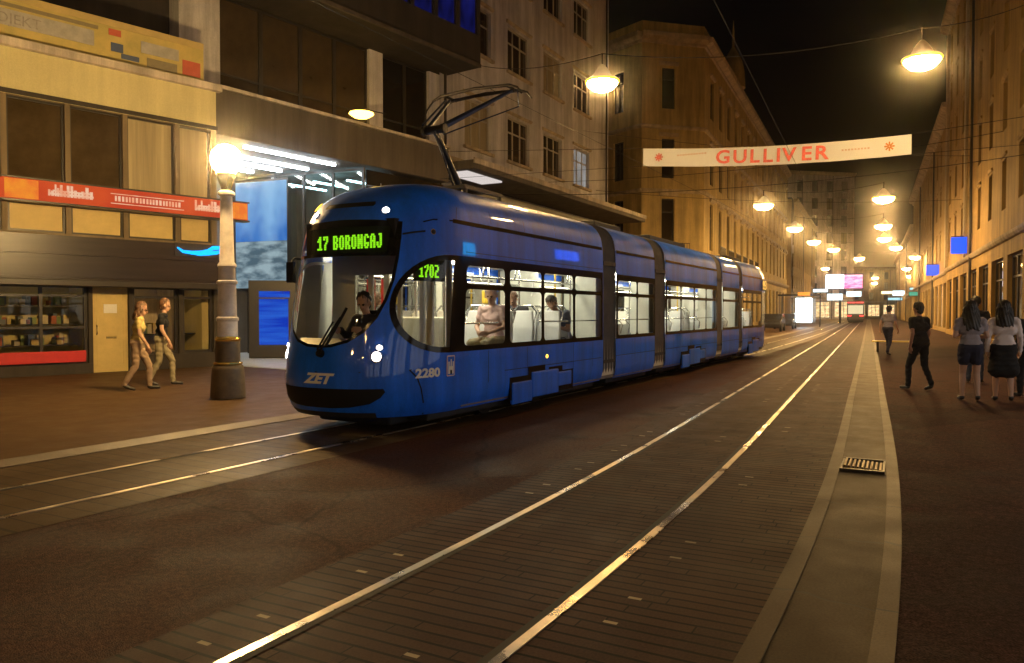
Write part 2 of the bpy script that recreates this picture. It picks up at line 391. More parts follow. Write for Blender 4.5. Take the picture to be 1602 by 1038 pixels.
def text_mesh(txt, size, name='lettering', extrude=.004, align='CENTER', shear=0, sx=1.0, bold=0):
    cu = bpy.data.curves.new(name, 'FONT'); cu.body = txt; cu.size = size; cu.extrude = extrude
    cu.align_x = align; cu.shear = shear; cu.resolution_u = 3; cu.offset = bold
    o = bpy.data.objects.new(name, cu); COL.objects.link(o); o.scale = (sx, 1, 1)
    dg = bpy.context.evaluated_depsgraph_get()
    me = bpy.data.meshes.new_from_object(o.evaluated_get(dg))
    bpy.data.objects.remove(o); bpy.data.curves.remove(cu)
    if sx != 1: me.transform(Matrix.Diagonal((sx, 1, 1, 1)))
    return me
FONT = {'0':['01110','11011','11011','11011','11011','11011','01110'],'1':['00110','01110','11110','00110','00110','00110','11111'],
 '2':['11110','00011','00011','01110','11000','11000','11111'],'7':['11111','11011','00011','00110','01100','01100','01100'],
 '9':['01110','11011','11011','01111','00011','00011','01110'],'3':['11110','00011','00011','01110','00011','00011','11110'],
 'B':['11110','11011','11011','11110','11011','11011','11110'],'O':['01110','11011','11011','11011','11011','11011','01110'],
 'R':['11110','11011','11011','11110','11110','11011','11011'],'N':['11011','11011','11111','11111','11111','11011','11011'],
 'G':['01110','11011','11000','11000','11111','11011','01110'],'A':['01110','11011','11011','11111','11011','11011','11011'],
 'J':['00111','00011','00011','00011','11011','11011','01110'],' ':['00000']*7}
def dot_text(txt, px, pz, fill=.92):
    """LED dot-matrix text as small tiles in the local x-z plane, centred"""
    b = MB(); n = 0; cells = []
    for ch in txt:
        g = FONT[ch]; w = 3 if ch == ' ' else 5
        for r in range(7):
            for c in range(w):
                if g[r][c] == '1': cells.append((n+c, 6-r))
        n += w + 1
    W = (n-1)*px
    for c, r in cells:
        x = c*px - W/2; z = r*pz - 3.5*pz
        b.box(x, x+px*fill, -.004, 0, z, z+pz*fill)
    return b

# ------------------------------------------------------------------ paths
def smooth_path(pts, step=.5):
    P = [Vector((p[0], p[1], 0)) for p in pts]
    out = []
    for i in range(len(P)-1):
        p0 = P[i-1] if i else P[0]*2-P[1]; p1 = P[i]; p2 = P[i+1]; p3 = P[i+2] if i+2 < len(P) else P[-1]*2-P[-2]
        L = (p2-p1).length; n = max(1, int(L/step))
        t0 = 0; d01 = max((p1-p0).length, 1e-6)**.5; d12 = L**.5; d23 = max((p3-p2).length, 1e-6)**.5
        t1 = d01; t2 = t1+d12; t3 = t2+d23
        for k in range(n):
            t = t1 + (t2-t1)*k/n
            A1 = p0*((t1-t)/(t1-t0)) + p1*((t-t0)/(t1-t0)); A2 = p1*((t2-t)/(t2-t1)) + p2*((t-t1)/(t2-t1)); A3 = p2*((t3-t)/(t3-t2)) + p3*((t-t2)/(t3-t2))
            B1 = A1*((t2-t)/(t2-t0)) + A2*((t-t0)/(t2-t0)); B2 = A2*((t3-t)/(t3-t1)) + A3*((t-t1)/(t3-t1))
            out.append(B1*((t2-t)/(t2-t1)) + B2*((t-t1)/(t2-t1)))
    out.append(P[-1]); return out
def offs(path, o):
    """offset to the right of the travel direction"""
    res = []
    for i, p in enumerate(path):
        d = path[min(i+1, len(path)-1)] - path[max(i-1, 0)]; d.normalize()
        res.append(p + Vector((d.y, -d.x, 0))*o)
    return res
def ribbon(name, path, o0, o1, z, m, z1=None, thick=0, parent=None, ncross=1):
    z1 = z if z1 is None else z1
    cols = [offs(path, o0+(o1-o0)*k/ncross) for k in range(ncross+1)]
    s = [0]
    for i in range(1, len(path)): s.append(s[-1]+(path[i]-path[i-1]).length)
    v = []; f = []; uv = []
    for i in range(len(path)):
        for k in range(ncross+1):
            p = cols[k][i]; zz = z+(z1-z)*k/ncross
            v.append((p.x, p.y, zz)); uv.append((s[i], o0+(o1-o0)*k/ncross))
    K = ncross+1
    for i in range(len(path)-1):
        for k in range(ncross):
            a = i*K+k; f.append((a, a+1, a+1+K, a+K))
    if thick:
        n0 = len(v)
        for i in range(len(path)):
            for k in (0, ncross):
                p = cols[k][i]; v.append((p.x, p.y, (z if k == 0 else z1)-thick)); uv.append((s[i], (o0, o1)[k > 0]))
        for i in range(len(path)-1):
            a = i*K; b = n0+i*2; f.append((b, a, a+K, b+2))
            a = i*K+ncross; b = n0+i*2+1; f.append((a, b, b+2, a+K))
    me = bpy.data.meshes.new(name); me.from_pydata(v, [], f); me.materials.append(m)
    ul = me.uv_layers.new(name='UVMap')
    for lp in me.loops: ul.data[lp.index].uv = uv[lp.vertex_index]
    o = link(name, me, parent); return o

HT = R(29.2); TD = Vector((math.sin(HT), math.cos(HT), 0)); TI = Vector((-math.cos(HT), math.sin(HT), 0))
def tax(t): return Vector((-6.72*math.cos(HT), 6.72*math.sin(HT), 0)) + TD*t
lp = [tax(-14), tax(-4), tax(4), tax(14), tax(24), tax(30)]
e = tax(30)
far = [(e.x+.5*12, e.y+12*.985), (e.x+.494*30, e.y+30), (e.x+.48*70, e.y+70), (e.x+.472*170, e.y+170)]
L_PATH = smooth_path([(p.x, p.y) for p in lp] + far)
R_PATH = smooth_path([(-9.6, -12), (-5.0, -4.2), (-.66, 3.43), (1.19, 6.95), (5.5, 16.1), (10.35, 26.5), (16.65, 40), (30.6, 70), (53.85, 120), (91, 200)])

# ------------------------------------------------------------------ ground
b = MB(); b.quad((-300, -150, 0), (400, -150, 0), (400, 700, 0), (-300, 700, 0))
tag(b.build('road', M['asphalt']), kind='structure')
tag(ribbon('tram_track_paving_near', R_PATH, -1.03, 1.47, .004, M['bed_near'], ncross=4), kind='structure')
tag(ribbon('tram_track_paving_far', L_PATH, -1.5, 1.0, .004, M['bed_far'], ncross=4), kind='structure')
tag(ribbon('gutter_channel', R_PATH, 1.57, 2.0, .008, M['gutter'], ncross=2), kind='structure')
tag(ribbon('gutter_inner_edge', R_PATH, 1.47, 1.575, .018, M['gutter_edge'], thick=.03), kind='structure')
tag(ribbon('gutter_outer_edge', R_PATH, 1.995, 2.1, .022, M['gutter_edge'], thick=.03), kind='structure')
tag(ribbon('pavement_right', R_PATH, 2.1, 45, .014, M['pave_r'], ncross=3), kind='structure')
tag(ribbon('pavement_left', L_PATH, -45, -1.72, .045, M['pave_l'], ncross=3), kind='structure')
tag(ribbon('kerb_left', L_PATH, -1.73, -1.5, .05, M['kerb'], thick=.08, z1=.012), kind='structure')
RL = ['right steel rail of the track nearest the camera', 'left steel rail of the track nearest the camera, catching white window light',
      'steel rail of the far track nearer the camera, running under the blue tram', 'steel rail of the far track beside the left pavement']
for path, o, side, lab in ((R_PATH, .535, -1, RL[0]), (R_PATH, -.535, 1, RL[1]), (L_PATH, .5, -1, RL[2]), (L_PATH, -.5, 1, RL[3])):
    r_ = ribbon('tram_rail', path, o-.028, o+.028, .011, M['rail'], thick=.02)
    tag(r_, lab, 'rail', 'tram rails')
    g0 = o+side*.029; g1 = o+side*.075
    ribbon('groove', path, min(g0, g1), max(g0, g1), .0085, M['groove'], parent=r_)

# ------------------------------------------------------------------ facades
def FM(ox, oy, head, right=False):
    """matrix of a facade: local x along it, y into the building, z up"""
    h = R(head)
    a = math.pi/2 - h
    return Matrix.Translation((ox, oy, 0)) @ Matrix.Rotation(a, 4, 'Z')
def wall_mesh(W0, W1, H0, H1, ops, thick=.3):
    b = MB()
    xs = sorted(set([W0, W1] + [o[0] for o in ops] + [o[1] for o in ops])); zs = sorted(set([H0, H1] + [o[2] for o in ops] + [o[3] for o in ops]))
    def hole(x, z): return any(o[0] < x < o[1] and o[2] < z < o[3] for o in ops)
    for i in range(len(xs)-1):
        for j in range(len(zs)-1):
            if not hole((xs[i]+xs[i+1])/2, (zs[j]+zs[j+1])/2):
                b.quad((xs[i], 0, zs[j]), (xs[i+1], 0, zs[j]), (xs[i+1], 0, zs[j+1]), (xs[i], 0, zs[j+1]))
    for x0, x1, z0, z1 in ops:
        b.quad((x0,0,z0),(x0,thick,z0),(x0,thick,z1),(x0,0,z1)); b.quad((x1,0,z0),(x1,0,z1),(x1,thick,z1),(x1,thick,z0))
        b.quad((x0,0,z0),(x1,0,z0),(x1,thick,z0),(x0,thick,z0)); b.quad((x0,0,z1),(x0,thick,z1),(x1,thick,z1),(x1,0,z1))
    return b
def nrm_quads(o):
    return o
WCACHE = {}
def window(parent, Mx, x0, x1, z0, z1, cols=2, rows=(.7,), fm='winframe', pm='pane', rec=.16, fw=.07, name='window', sill=None):
    w = round(x1-x0, 3); h = round(z1-z0, 3); key = (w, h, cols, rows, fm, fw)
    if key not in WCACHE:
        b = MB()
        b.box(-w/2, -w/2+fw, -.04, .04, 0, h); b.box(w/2-fw, w/2, -.04, .04, 0, h)
        b.box(-w/2+fw, w/2-fw, -.039, .04, 0, fw); b.box(-w/2+fw, w/2-fw, -.039, .04, h-fw, h)
        for c in range(1, cols): b.box(-w/2+w*c/cols-fw*.45, -w/2+w*c/cols+fw*.45, -.035, .035, fw, h-fw)
        for r in rows: b.box(-w/2+fw, w/2-fw, -.03, .03, h*r-fw*.4, h*r+fw*.4)
        f = b.build(name, M[fm]); me = f.data; bpy.data.objects.remove(f)
        b = MB(); b.box(-w/2+.01, w/2-.01, .005, .015, .01, h-.01)
        p = b.build('pane', M['pane']); pme = p.data; bpy.data.objects.remove(p)
        WCACHE[key] = (me, {})
        WCACHE[key][1]['pane'] = pme
    me, pm_d = WCACHE[key]
    if pm not in pm_d:
        q = pm_d['pane'].copy(); q.materials.clear(); q.materials.append(M[pm]); pm_d[pm] = q
    o = link(name, me, parent, Mx @ Matrix.Translation(((x0+x1)/2, rec, z0)))
    link('pane', pm_d[pm], o)
    if sill:
        b = MB(); b.box(-w/2-.12, w/2+.12, -rec-.14, -rec+.02, -.14, -.01)
        b.build('sill', M[sill], o)
    return o
def part_box(parent, name, Mx, dims, m, bevel=0):
    b = MB(); b.box(*dims); return b.build(name, M[m] if isinstance(m, str) else m, parent, Mx=Mx, bevel=bevel)
def moulding(parent, name, Mx, x0, x1, z, prof, m):
    """prof: list of (out, dz) extruded along x"""
    b = MB()
    r0 = [(x0, -o, z+d) for o, d in prof] + [(x0, .05, z+prof[-1][1]), (x0, .05, z+prof[0][1])]
    r1 = [(x1, p[1], p[2]) for p in r0]
    b.loft([r0, r1]); return b.build(name, M[m], parent, Mx=Mx)
CORN = [(0, 0), (.12, .05), (.14, .2), (.35, .3), (.55, .42), (.6, .6), (.62, .72)]
BELT = [(0, 0), (.1, .04), (.16, .14), (.18, .26), (.02, .3)]
I4 = Matrix.Identity(4)

# ---------- cream shop building on the left
A = FM(-11.9, 17.8, 42.5)
shop = empty('shop_building', (-11.9, 17.8, .06), 0, 'cream shop building at far left with a tan window row and dark awning band', 'building')
def loc_of(o, Mx): return Matrix.Translation(-Vector(o.location)) @ Mx
A_ = loc_of(shop, A); A_ = Matrix.Translation((0, 0, 0)) @ A_
X0, X1 = -6.0, 5.3
bays = [-5.25, -3.9, -2.55, -1.2, .15, 1.5, 2.85, 4.2, 5.2]
ops = []
for i in range(len(bays)-1):
    ops.append((bays[i]+.06, bays[i+1]-.06, 4.72, 6.66)); ops.append((bays[i]+.06, bays[i+1]-.06, 3.5, 4.2))
store = [(-5.6, -.35, .3, 2.26), (-.15, 1.92, .3, 2.26), (2.02, 2.9, .03, 2.26), (2.98, 4.2, .45, 2.26), (4.3, 5.18, .45, 2.26)]
ops += store
wall_mesh(X0, X1, 6.67, 7.75, [], .35).build('wall', M['w_cream'], shop, Mx=A_)
wall_mesh(X0, X1, 2.3, 6.67, [o for o in ops if o[2] > 3], .3).build('window_wall', M['w_mullion'], shop, Mx=A_)
wall_mesh(X0, X1, -.06, 2.3, store, .3).build('shopfront_wall', M['w_dark'], shop, Mx=A_)
part_box(shop, 'ledge', A_, (X0, X1+.12, -.16, .6, 7.75, 7.95), 'w_ledge', .015)
part_box(shop, 'band_moulding', A_, (X0, X1+.02, -.07, -.002, 6.68, 6.78), 'w_dark')
part_box(shop, 'roof', A_, (X0, X1, .35, 9, 7.5, 7.74), 'w_dark')
part_box(shop, 'end_wall', A_, (X1-.3, X1-.003, .36, 9, -.06, 7.49), 'w_cream')
for i in range(len(bays)-1):
    x0, x1 = bays[i]+.06, bays[i+1]-.06
    pm = 'pane_curtain' if i >= 6 else 'pane_shade'
    window(shop, A_, x0, x1, 4.72, 6.66, 1, (), 'winframe_d', pm, .14, .05)
    window(shop, A_, x0, x1, 3.5, 4.2, 1, (), 'winframe_d', 'blind', .1, .05, name='transom_window')
b = MB(); b.box(X0, X1, -.09, -.003, 2.3, 3.44)
for k, z in enumerate((2.44, 2.98)): b.box(X0, X1, -.12-.01*(k % 2), -.085, z, z+.05)
b.build('awning_band', M['awning'], shop, Mx=A_)
part_box(shop, 'shutter_box', A_, (X0, X1, -.55, -.092, 2.2, 2.36), 'winframe_d', .02)
part_box(shop, 'pilaster', A_, (-.33, -.17, -.16, -.01, -.06, 4.7), 'w_dark')
goods_m = [mat('goods%d' % k, c, .5, var=.2) for k, c in enumerate([(.5, .38, .12), (.4, .1, .05), (.55, .5, .4), (.12, .16, .25), (.2, .3, .12)])]
rg = random.Random(11)
for n_, (x0, x1, z0, z1) in enumerate(store):
    if n_ == 2: continue
    window(shop, A_, x0, x1, z0, z1, 2 if n_ < 2 else 1, (.46, .86) if n_ < 2 else (.84,), 'winframe_d', 'glass', .12, .08, name='shop_window')
    rm = MB(); rm.box(x0-.03, x1+.03, 1.5, 1.54, z0-.1, z1+.2); rm.box(x0-.04, x0-.03, .31, 1.5, z0-.1, z1+.2); rm.box(x1+.03, x1+.04, .31, 1.5, z0-.1, z1+.2); rm.box(x0-.03, x1+.03, .31, 1.5, z0-.12, z0-.1); rm.box(x0-.03, x1+.03, .31, 1.5, z1+.2, z1+.22)
    room = rm.build('display_room', M['w_cream'] if n_ < 2 else M['w_ledge'], shop, Mx=A_)
    b = MB(); b.box(x0+.2, x1-.2, .7, .74, z1+.14, z1+.17); b.build('light_strip', emis('shoplight%d' % n_, (1, .72, .32), 3.2 if n_ < 2 else 5), room)
    for zz in ((z0+.42, z0+.95, z0+1.42) if n_ < 2 else (z0+.5,)):
        b = MB(); b.box(x0+.02, x1-.02, .75, 1.45, zz, zz+.03); b.build('shelf', M['winframe_d'], room)
        for gm in range(5):
            b = MB(); x = x0+.1+rg.random()*.3
            while x < x1-.25:
                w = rg.uniform(.06, .16); h = rg.uniform(.1, .3)
                b.box(x, x+w, .8+rg.random()*.2, 1.1+rg.random()*.2, zz+.031, zz+.031+h); x += w+rg.uniform(.25, .7)
            if b.v: g_o = b.build('goods', goods_m[gm], room); g_o['kind'] = 'stuff'
d_ = part_box(shop, 'door', A_, (2.03, 2.89, .08, .13, .04, 2.24), 'blind', .01)
b = MB(); b.tube([(2.12, .04, 1.0), (2.12, .02, 1.05), (2.12, .02, 1.2), (2.12, .04, 1.25)], .013)
b.build('handle', M['chrome'], d_)
b = MB(); b.box(2.3, 2.62, .07, .078, 1.55, 1.78); b.build('notice', M['white'], d_)
for z0, z1 in ((.2, .85), (.98, 1.45), (1.85, 2.15)):
    b = MB(); b.box(2.13, 2.79, .07, .079, z0, z0+.02); b.box(2.13, 2.79, .07, .079, z1-.02, z1); b.box(2.13, 2.15, .07, .0785, z0+.02, z1-.02); b.box(2.77, 2.79, .07, .0785, z0+.02, z1-.02)
    b.build('panel_moulding', M['blind'], d_)
b = MB(); b.box(2.35, 2.6, .068, .08, .9, .95); b.build('letter_slot', M['brass'], d_)
part_box(shop, 'red_display_strip', A_, (-.1, 1.85, -.02, .1, .34, .62), 'redp', .01)
part_box(shop, 'stall_riser', A_, (-.35, 2.0, -.05, -.004, -.05, .29), 'w_dark')
part_box(shop, 'storey_above', A_, (X0-4, X1-.7, 3.2, 10, 7.76, 17), 'w_dark')
# billboard on the ledge
bb = empty('billboard', (A @ Vector((0, .2, 0))).to_tuple(), 0, 'long yellow billboard with grey lettering standing on the ledge of the cream shop', 'billboard')
B_ = loc_of(bb, A)
part_box(bb, 'panel', B_, (X0, 5.05, .2, .28, 8.0, 9.08), 'bb_yel')
part_box(bb, 'top_stripe', B_, (X0, 5.05, .185, .197, 8.9, 9.07), 'blind')
for nm, x0, x1, z0, z1, m in (('grey_panel', -2.5, 2.2, 8.3, 8.68, 'bb_grey'), ('white_panel', 3.35, 4.35, 8.42, 8.72, 'bb_grey'), ('red_panel', 4.45, 4.95, 8.1, 8.5, 'bb_red'),
                              ('red_spot', 2.55, 2.85, 8.68, 8.84, 'bb_red'), ('blue_panel', 2.6, 2.9, 8.28, 8.5, 'bb_blue'), ('blue_panel', 2.85, 3.3, 8.14, 8.27, 'bb_blue'),
                              ('green_panel', 3.5, 4.3, 8.08, 8.32, 'c_olive'), ('dark_strip', -1.0, 2.3, 8.74, 8.83, 'c_olive')):
    part_box(bb, nm, B_, (x0, x1, .184, .197, z0, z1), m)
me = text_mesh('PROJEKT', .34); me.materials.append(M['signgrey'])
link('lettering', me, bb, B_ @ Matrix.Translation((.35, .18, 8.36)) @ Matrix.Rotation(R(90), 4, 'X'))
# red fascia sign
rs = empty('fascia_sign', (A @ Vector((0, -.3, 4.2))).to_tuple(), 0, 'long lit red sign with white lettering across the cream shop front', 'shop sign')
S_ = loc_of(rs, A)
part_box(rs, 'sign_box', S_, (.02, 6.05, -.35, -.05, 4.2, 4.68), 'sign_red', .01)
part_box(rs, 'frame', S_, (-.02, 6.1, -.36, -.04, 4.15, 4.197), 'winframe_d')
part_box(rs, 'frame', S_, (-.02, 6.1, -.36, -.04, 4.683, 4.72), 'winframe_d')
part_box(rs, 'orange_panel', S_, (.06, .75, -.358, -.35, 4.22, 4.66), 'sign_orange')
part_box(rs, 'orange_panel', S_, (5.5, 6.03, -.358, -.35, 4.22, 4.66), 'sign_orange')
b = MB()
rnd = random.Random(3)
for x0, x1 in ((.95, 1.95), (4.5, 5.35)):
    x = x0
    while x < x1:                                          # blurred handwritten white strokes
        w = rnd.uniform(.05, .1); h = rnd.uniform(.12, .2) if rnd.random() < .7 else .28
        b.box(x, x+w*.75, -.362, -.351, 4.34, 4.34+h); x += w
    b.box(x0, x1, -.361, -.351, 4.37, 4.42); b.box(x0+.1, x1-.05, -.361, -.351, 4.45, 4.49)
x = 2.45
while x < 4.1:
    w = rnd.uniform(.07, .1); b.box(x, x+w*.6, -.361, -.351, 4.37, 4.5); x += w
b.box(2.35, 4.2, -.36, -.351, 4.54, 4.56); b.box(2.35, 4.2, -.36, -.351, 4.3, 4.32)
b.build('lettering', M['sign_white'], rs, Mx=S_)
# blue neon swoosh
ns = empty('neon_sign', (A @ Vector((4.6, -.15, 3.2))).to_tuple(), 0, 'small blue neon swoosh sign on the dark band left of the lamp post', 'neon sign')
N_ = loc_of(ns, A)
b = MB()
pts = [(4.1, 3.32), (4.25, 3.22), (4.5, 3.2), (4.75, 3.22), (4.95, 3.27), (5.1, 3.36), (5.3, 3.38), (5.42, 3.33)]
b.tube([(x, -.16, z) for x, z in pts], [.02, .04, .05, .05, .05, .06, .05, .02])
b.tube([(5.38, -.17, 3.3), (5.2, -.16, 3.24), (4.95, -.16, 3.2), (4.7, -.17, 3.17), (4.4, -.16, 3.19)], [.03, .05, .05, .045, .02])
b.build('neon_tube', M['neon'], ns, True, Mx=N_)
part_box(ns, 'backboard', N_, (4.05, 5.2, -.125, -.1, 3.1, 3.45), 'winframe_d')

# ---------- modern dark building with recessed entrance
O2 = (-8.52, 21.49)
D = FM(*O2, 36.2)
mod = empty('modern_building', (*O2, .06), 0, 'dark modern building with an overhanging upper block and a lit recessed entrance', 'building')
D_ = loc_of(mod, D)
part_box(mod, 'beam', D_, (.05, 10.3, 0, 2.0, 6.6, 7.9), 'w_beam', .03)
part_box(mod, 'beam_coping', D_, (.04, 10.35, -.05, 2.0, 7.903, 8.0), 'w_ledge')
part_box(mod, 'ceiling', D_, (.05, 10.3, 2.003, 8, 6.62, 6.9), 'w_soffit')
part_box(mod, 'column', D_, (.35, 1.7, 1.9, 3, 8.01, 11.48), 'w_beige')
part_box(mod, 'column', D_, (8.0, 8.7, 1.95, 3, 8.01, 11.48), 'w_beige')
part_box(mod, 'column', D_, (11.3, 12.0, 1.95, 3, 8.01, 11.48), 'w_beige')
for x0, x1 in ((1.72, 3.3), (3.3, 4.9), (4.9, 6.4), (6.4, 7.98), (8.72, 10.0), (10.0, 11.28)):
    window(mod, D_, x0, x1, 8.02, 11.47, 1, (.3,), 'winframe_d', 'pane_shade' if x0 < 8 else 'pane', 2.1, .08)
part_box(mod, 'left_bay', D_, (-5, .34, 2.4, 3, 8.01, 11.48), 'w_dark')
part_box(mod, 'soffit', D_, (-5, 12.2, .03, 9, 11.5, 11.7), 'w_dark')
part_box(mod, 'soffit_edge', D_, (-5, 12.25, -.05, .028, 11.48, 11.62), 'w_beam')
uo = []
for k in range(13):
    x = -4.6 + k*1.3
    for r_ in range(2): uo.append((x, x+1.12, 12.75+r_*3.4, 14.9+r_*3.4))
wall_mesh(-5, 12.2, 11.7, 20, uo, .3).build('upper_wall', M['w_dark'], mod, Mx=D_)
for x0, x1, z0, z1 in uo: window(mod, D_, x0, x1, z0, z1, 1, (), 'winframe_d', 'pane_blue' if z0 < 13 and x0 > 2 else 'pane', .12, .06)
part_box(mod, 'upper_block', D_, (-5, 12.2, .4, 10, 11.71, 19.9), 'w_dark')
part_box(mod, 'end_face', D_, (12.203, 12.26, 0, 10, 11.5, 20), 'w_dark')
part_box(mod, 'back_wall', D_, (.0, 10.3, 5.6, 5.9, -.06, 6.6), 'w_soffit')
part_box(mod, 'storey_wall', D_, (.36, 12.0, 3.01, 9, 6.91, 11.49), 'w_dark')
for (x0, x1, y) in ((1.6, 5.2, .68+1.4), (2.7, 4.85, 3.1), (2.2, 4.4, 4.1)):
    part_box(mod, 'light_tube', D_, (x0, x1, y-.05, y+.05, 6.52, 6.6), 'tube', .01)
for (x0, x1, y) in ((1.69, 5.2, .68),):
    part_box(mod, 'light_tube', D_, (x0, x1, y-.05, y+.05, 6.52, 6.597), 'tube', .01)
# glass side wall of the entrance from (4.75,4.9) to (6.1,.25)
p0 = Vector((4.75, 4.9)); p1 = Vector((6.1, .25)); dv = (p1-p0); Lg = dv.length; ang = math.atan2(dv.y, dv.x)
G_ = D_ @ Matrix.Translation((p0.x, p0.y, 0)) @ Matrix.Rotation(ang, 4, 'Z')
b = MB(); 
for k in range(5): b.box(Lg*k/4-.04, Lg*k/4+.04, -.05, .05, .02, 6.58)
for z in (.1, 2.35, 6.5): b.box(.04, Lg-.04, -.045, .045, z-.05, z+.05)
sf = b.build('storefront', M['winframe_d'], mod, Mx=G_)
b = MB(); b.box(.02, Lg-.02, -.006, .006, .1, 6.5); b.build('pane', M['glass'], sf)
part_box(mod, 'inner_wall', D_, (7.4, 7.6, .3, 5.5, .02, 6.55), 'w_soffit')
for (x0, x1, y) in ((6.2, 7.3, 1.2), (5.7, 7.3, 2.4), (5.4, 7.3, 3.6)):
    part_box(mod, 'light_tube', D_, (x0, x1, y-.04, y+.04, 6.2, 6.26), 'tube_c', .01)
part_box(mod, 'street_glass', D_, (6.2, 10.2, .2, .25, .3, 6.5), 'pane')
part_box(mod, 'plinth', D_, (5.0, 10.25, .1, .19, -.05, .29), 'w_soffit')
ef = MB(); ef.box(.6, 5.6, -3.2, 5.5, -.05, .008)  # pale niche floor; its street part paints light falling on the pavement
o = ef.build('entrance_floor_light_pool', M['floor_pale'], None, Mx=Matrix.Translation((0, 0, .06)) @ D); tag(o, kind='structure')
# blue shop poster + picture panel + light box column
ps = empty('lit_poster', tuple(D @ Vector((4.9, 4.6, 0))), 0, 'tall backlit poster, bright blue above and grey white picture below, in the recessed entrance', 'poster')
P_ = loc_of(ps, D) @ Matrix.Translation((p0.x, p0.y, 0)) @ Matrix.Rotation(ang, 4, 'Z')
part_box(ps, 'blue_panel', P_, (-.45, 1.75, -.14, -.09, 4.15, 6.3), 'poster_blue')
part_box(ps, 'picture_panel', P_, (-.45, 1.75, -.14, -.09, 2.45, 4.14), 'poster_white')
part_box(ps, 'frame', P_, (-.5, 1.8, -.088, -.056, 2.4, 6.4), 'winframe_d')
lb = empty('light_box', tuple(D @ Vector((4.5, 1.6, 0))), 0, 'upright blue light box in a black frame beside the tram nose', 'light box')
Lb_ = loc_of(lb, D) @ Matrix.Translation((3.35, 1.6, .06)) @ Matrix.Rotation(ang+R(30), 4, 'Z')
part_box(lb, 'cabinet', Lb_, (-.75, .75, -.1, .1, .02, 2.55), 'winframe_d', .02)
part_box(lb, 'panel', Lb_, (-.42, .5, -.125, -.102, .45, 1.95), 'lightbox_blue', .01)
part_box(lb, 'panel', Lb_, (-.42, .55, -.125, -.102, 2.0, 2.2), 'lightbox_blue', .01)

# ---------- beige apartment building
O3 = (-3.0, 32.0); E = FM(*O3, 28.5)
bei = empty('beige_building', (*O3, .06), 0, 'beige apartment building with triple casement windows and a projecting canopy behind the pantograph', 'building')
E_ = loc_of(bei, E)
ops = []
for xc in (3.1, 7.0, 10.9, 14.8):
    for zs_ in (8.9, 13.2, 17.4, 21.6): ops.append((xc-1.15, xc+1.15, zs_, zs_+2.15))
ops += [(1.0, 8.8, .3, 5.6), (9.4, 18.4, .3, 5.6)]
wall_mesh(0, 19, -.06, 26, ops, .3).build('wall', M['w_beige'], bei, Mx=E_)
part_box(bei, 'side_wall', E_, (18.7, 18.997, .31, 14, -.06, 26), 'w_beige')
part_box(bei, 'roof', E_, (0, 19, .31, 14, 25.7, 26), 'w_dark')
for i, (x0, x1, z0, z1) in enumerate(ops[:-2]):
    window(bei, E_, x0, x1, z0, z1, 3, (.66,), 'winframe', 'pane_white' if i == 12 else ('pane_shade' if i % 3 else 'pane_curtain'), .18, .09, sill='trim')
for x0, x1, z0, z1 in ops[-2:]: window(bei, E_, x0, x1, z0, z1, 5, (.7,), 'winframe_d', 'pane_warm', .25, .1, name='shop_window')
for x0, x1, z0, z1 in ops[:-2]: moulding(bei, 'window_hood', E_, x0-.15, x1+.15, z1+.08, [(0, 0), (.08, .03), (.12, .12), (.03, .16)], 'trim')
moulding(bei, 'belt', E_, 0, 19, 7.9, BELT, 'trim')
for x in (.3, 18.5):
    b = MB(); b.tube([(x, -.09, 7.6), (x, -.09, 25.6)], .06, 8); b.build('drain_pipe', M['winframe_d'], bei, Mx=E_)
cp = part_box(bei, 'canopy', E_, (-1.2, 19.2, -2.4, -.01, 7.15, 7.5), 'w_beam', .03)
b = MB(); b.box(-1.25, 19.25, -2.46, -2.405, 7.35, 7.56); b.build('canopy_edge', M['w_ledge'], cp)
part_box(bei, 'soffit_glow', E_, (-.9, 1.9, -1.9, -.9, 7.08, 7.147), M['white_e'])  # glowing panel stands in for a soffit lit by the shops
part_box(bei, 'fascia', E_, (0, 19, -.12, -.004, 5.7, 7.1), 'awning')

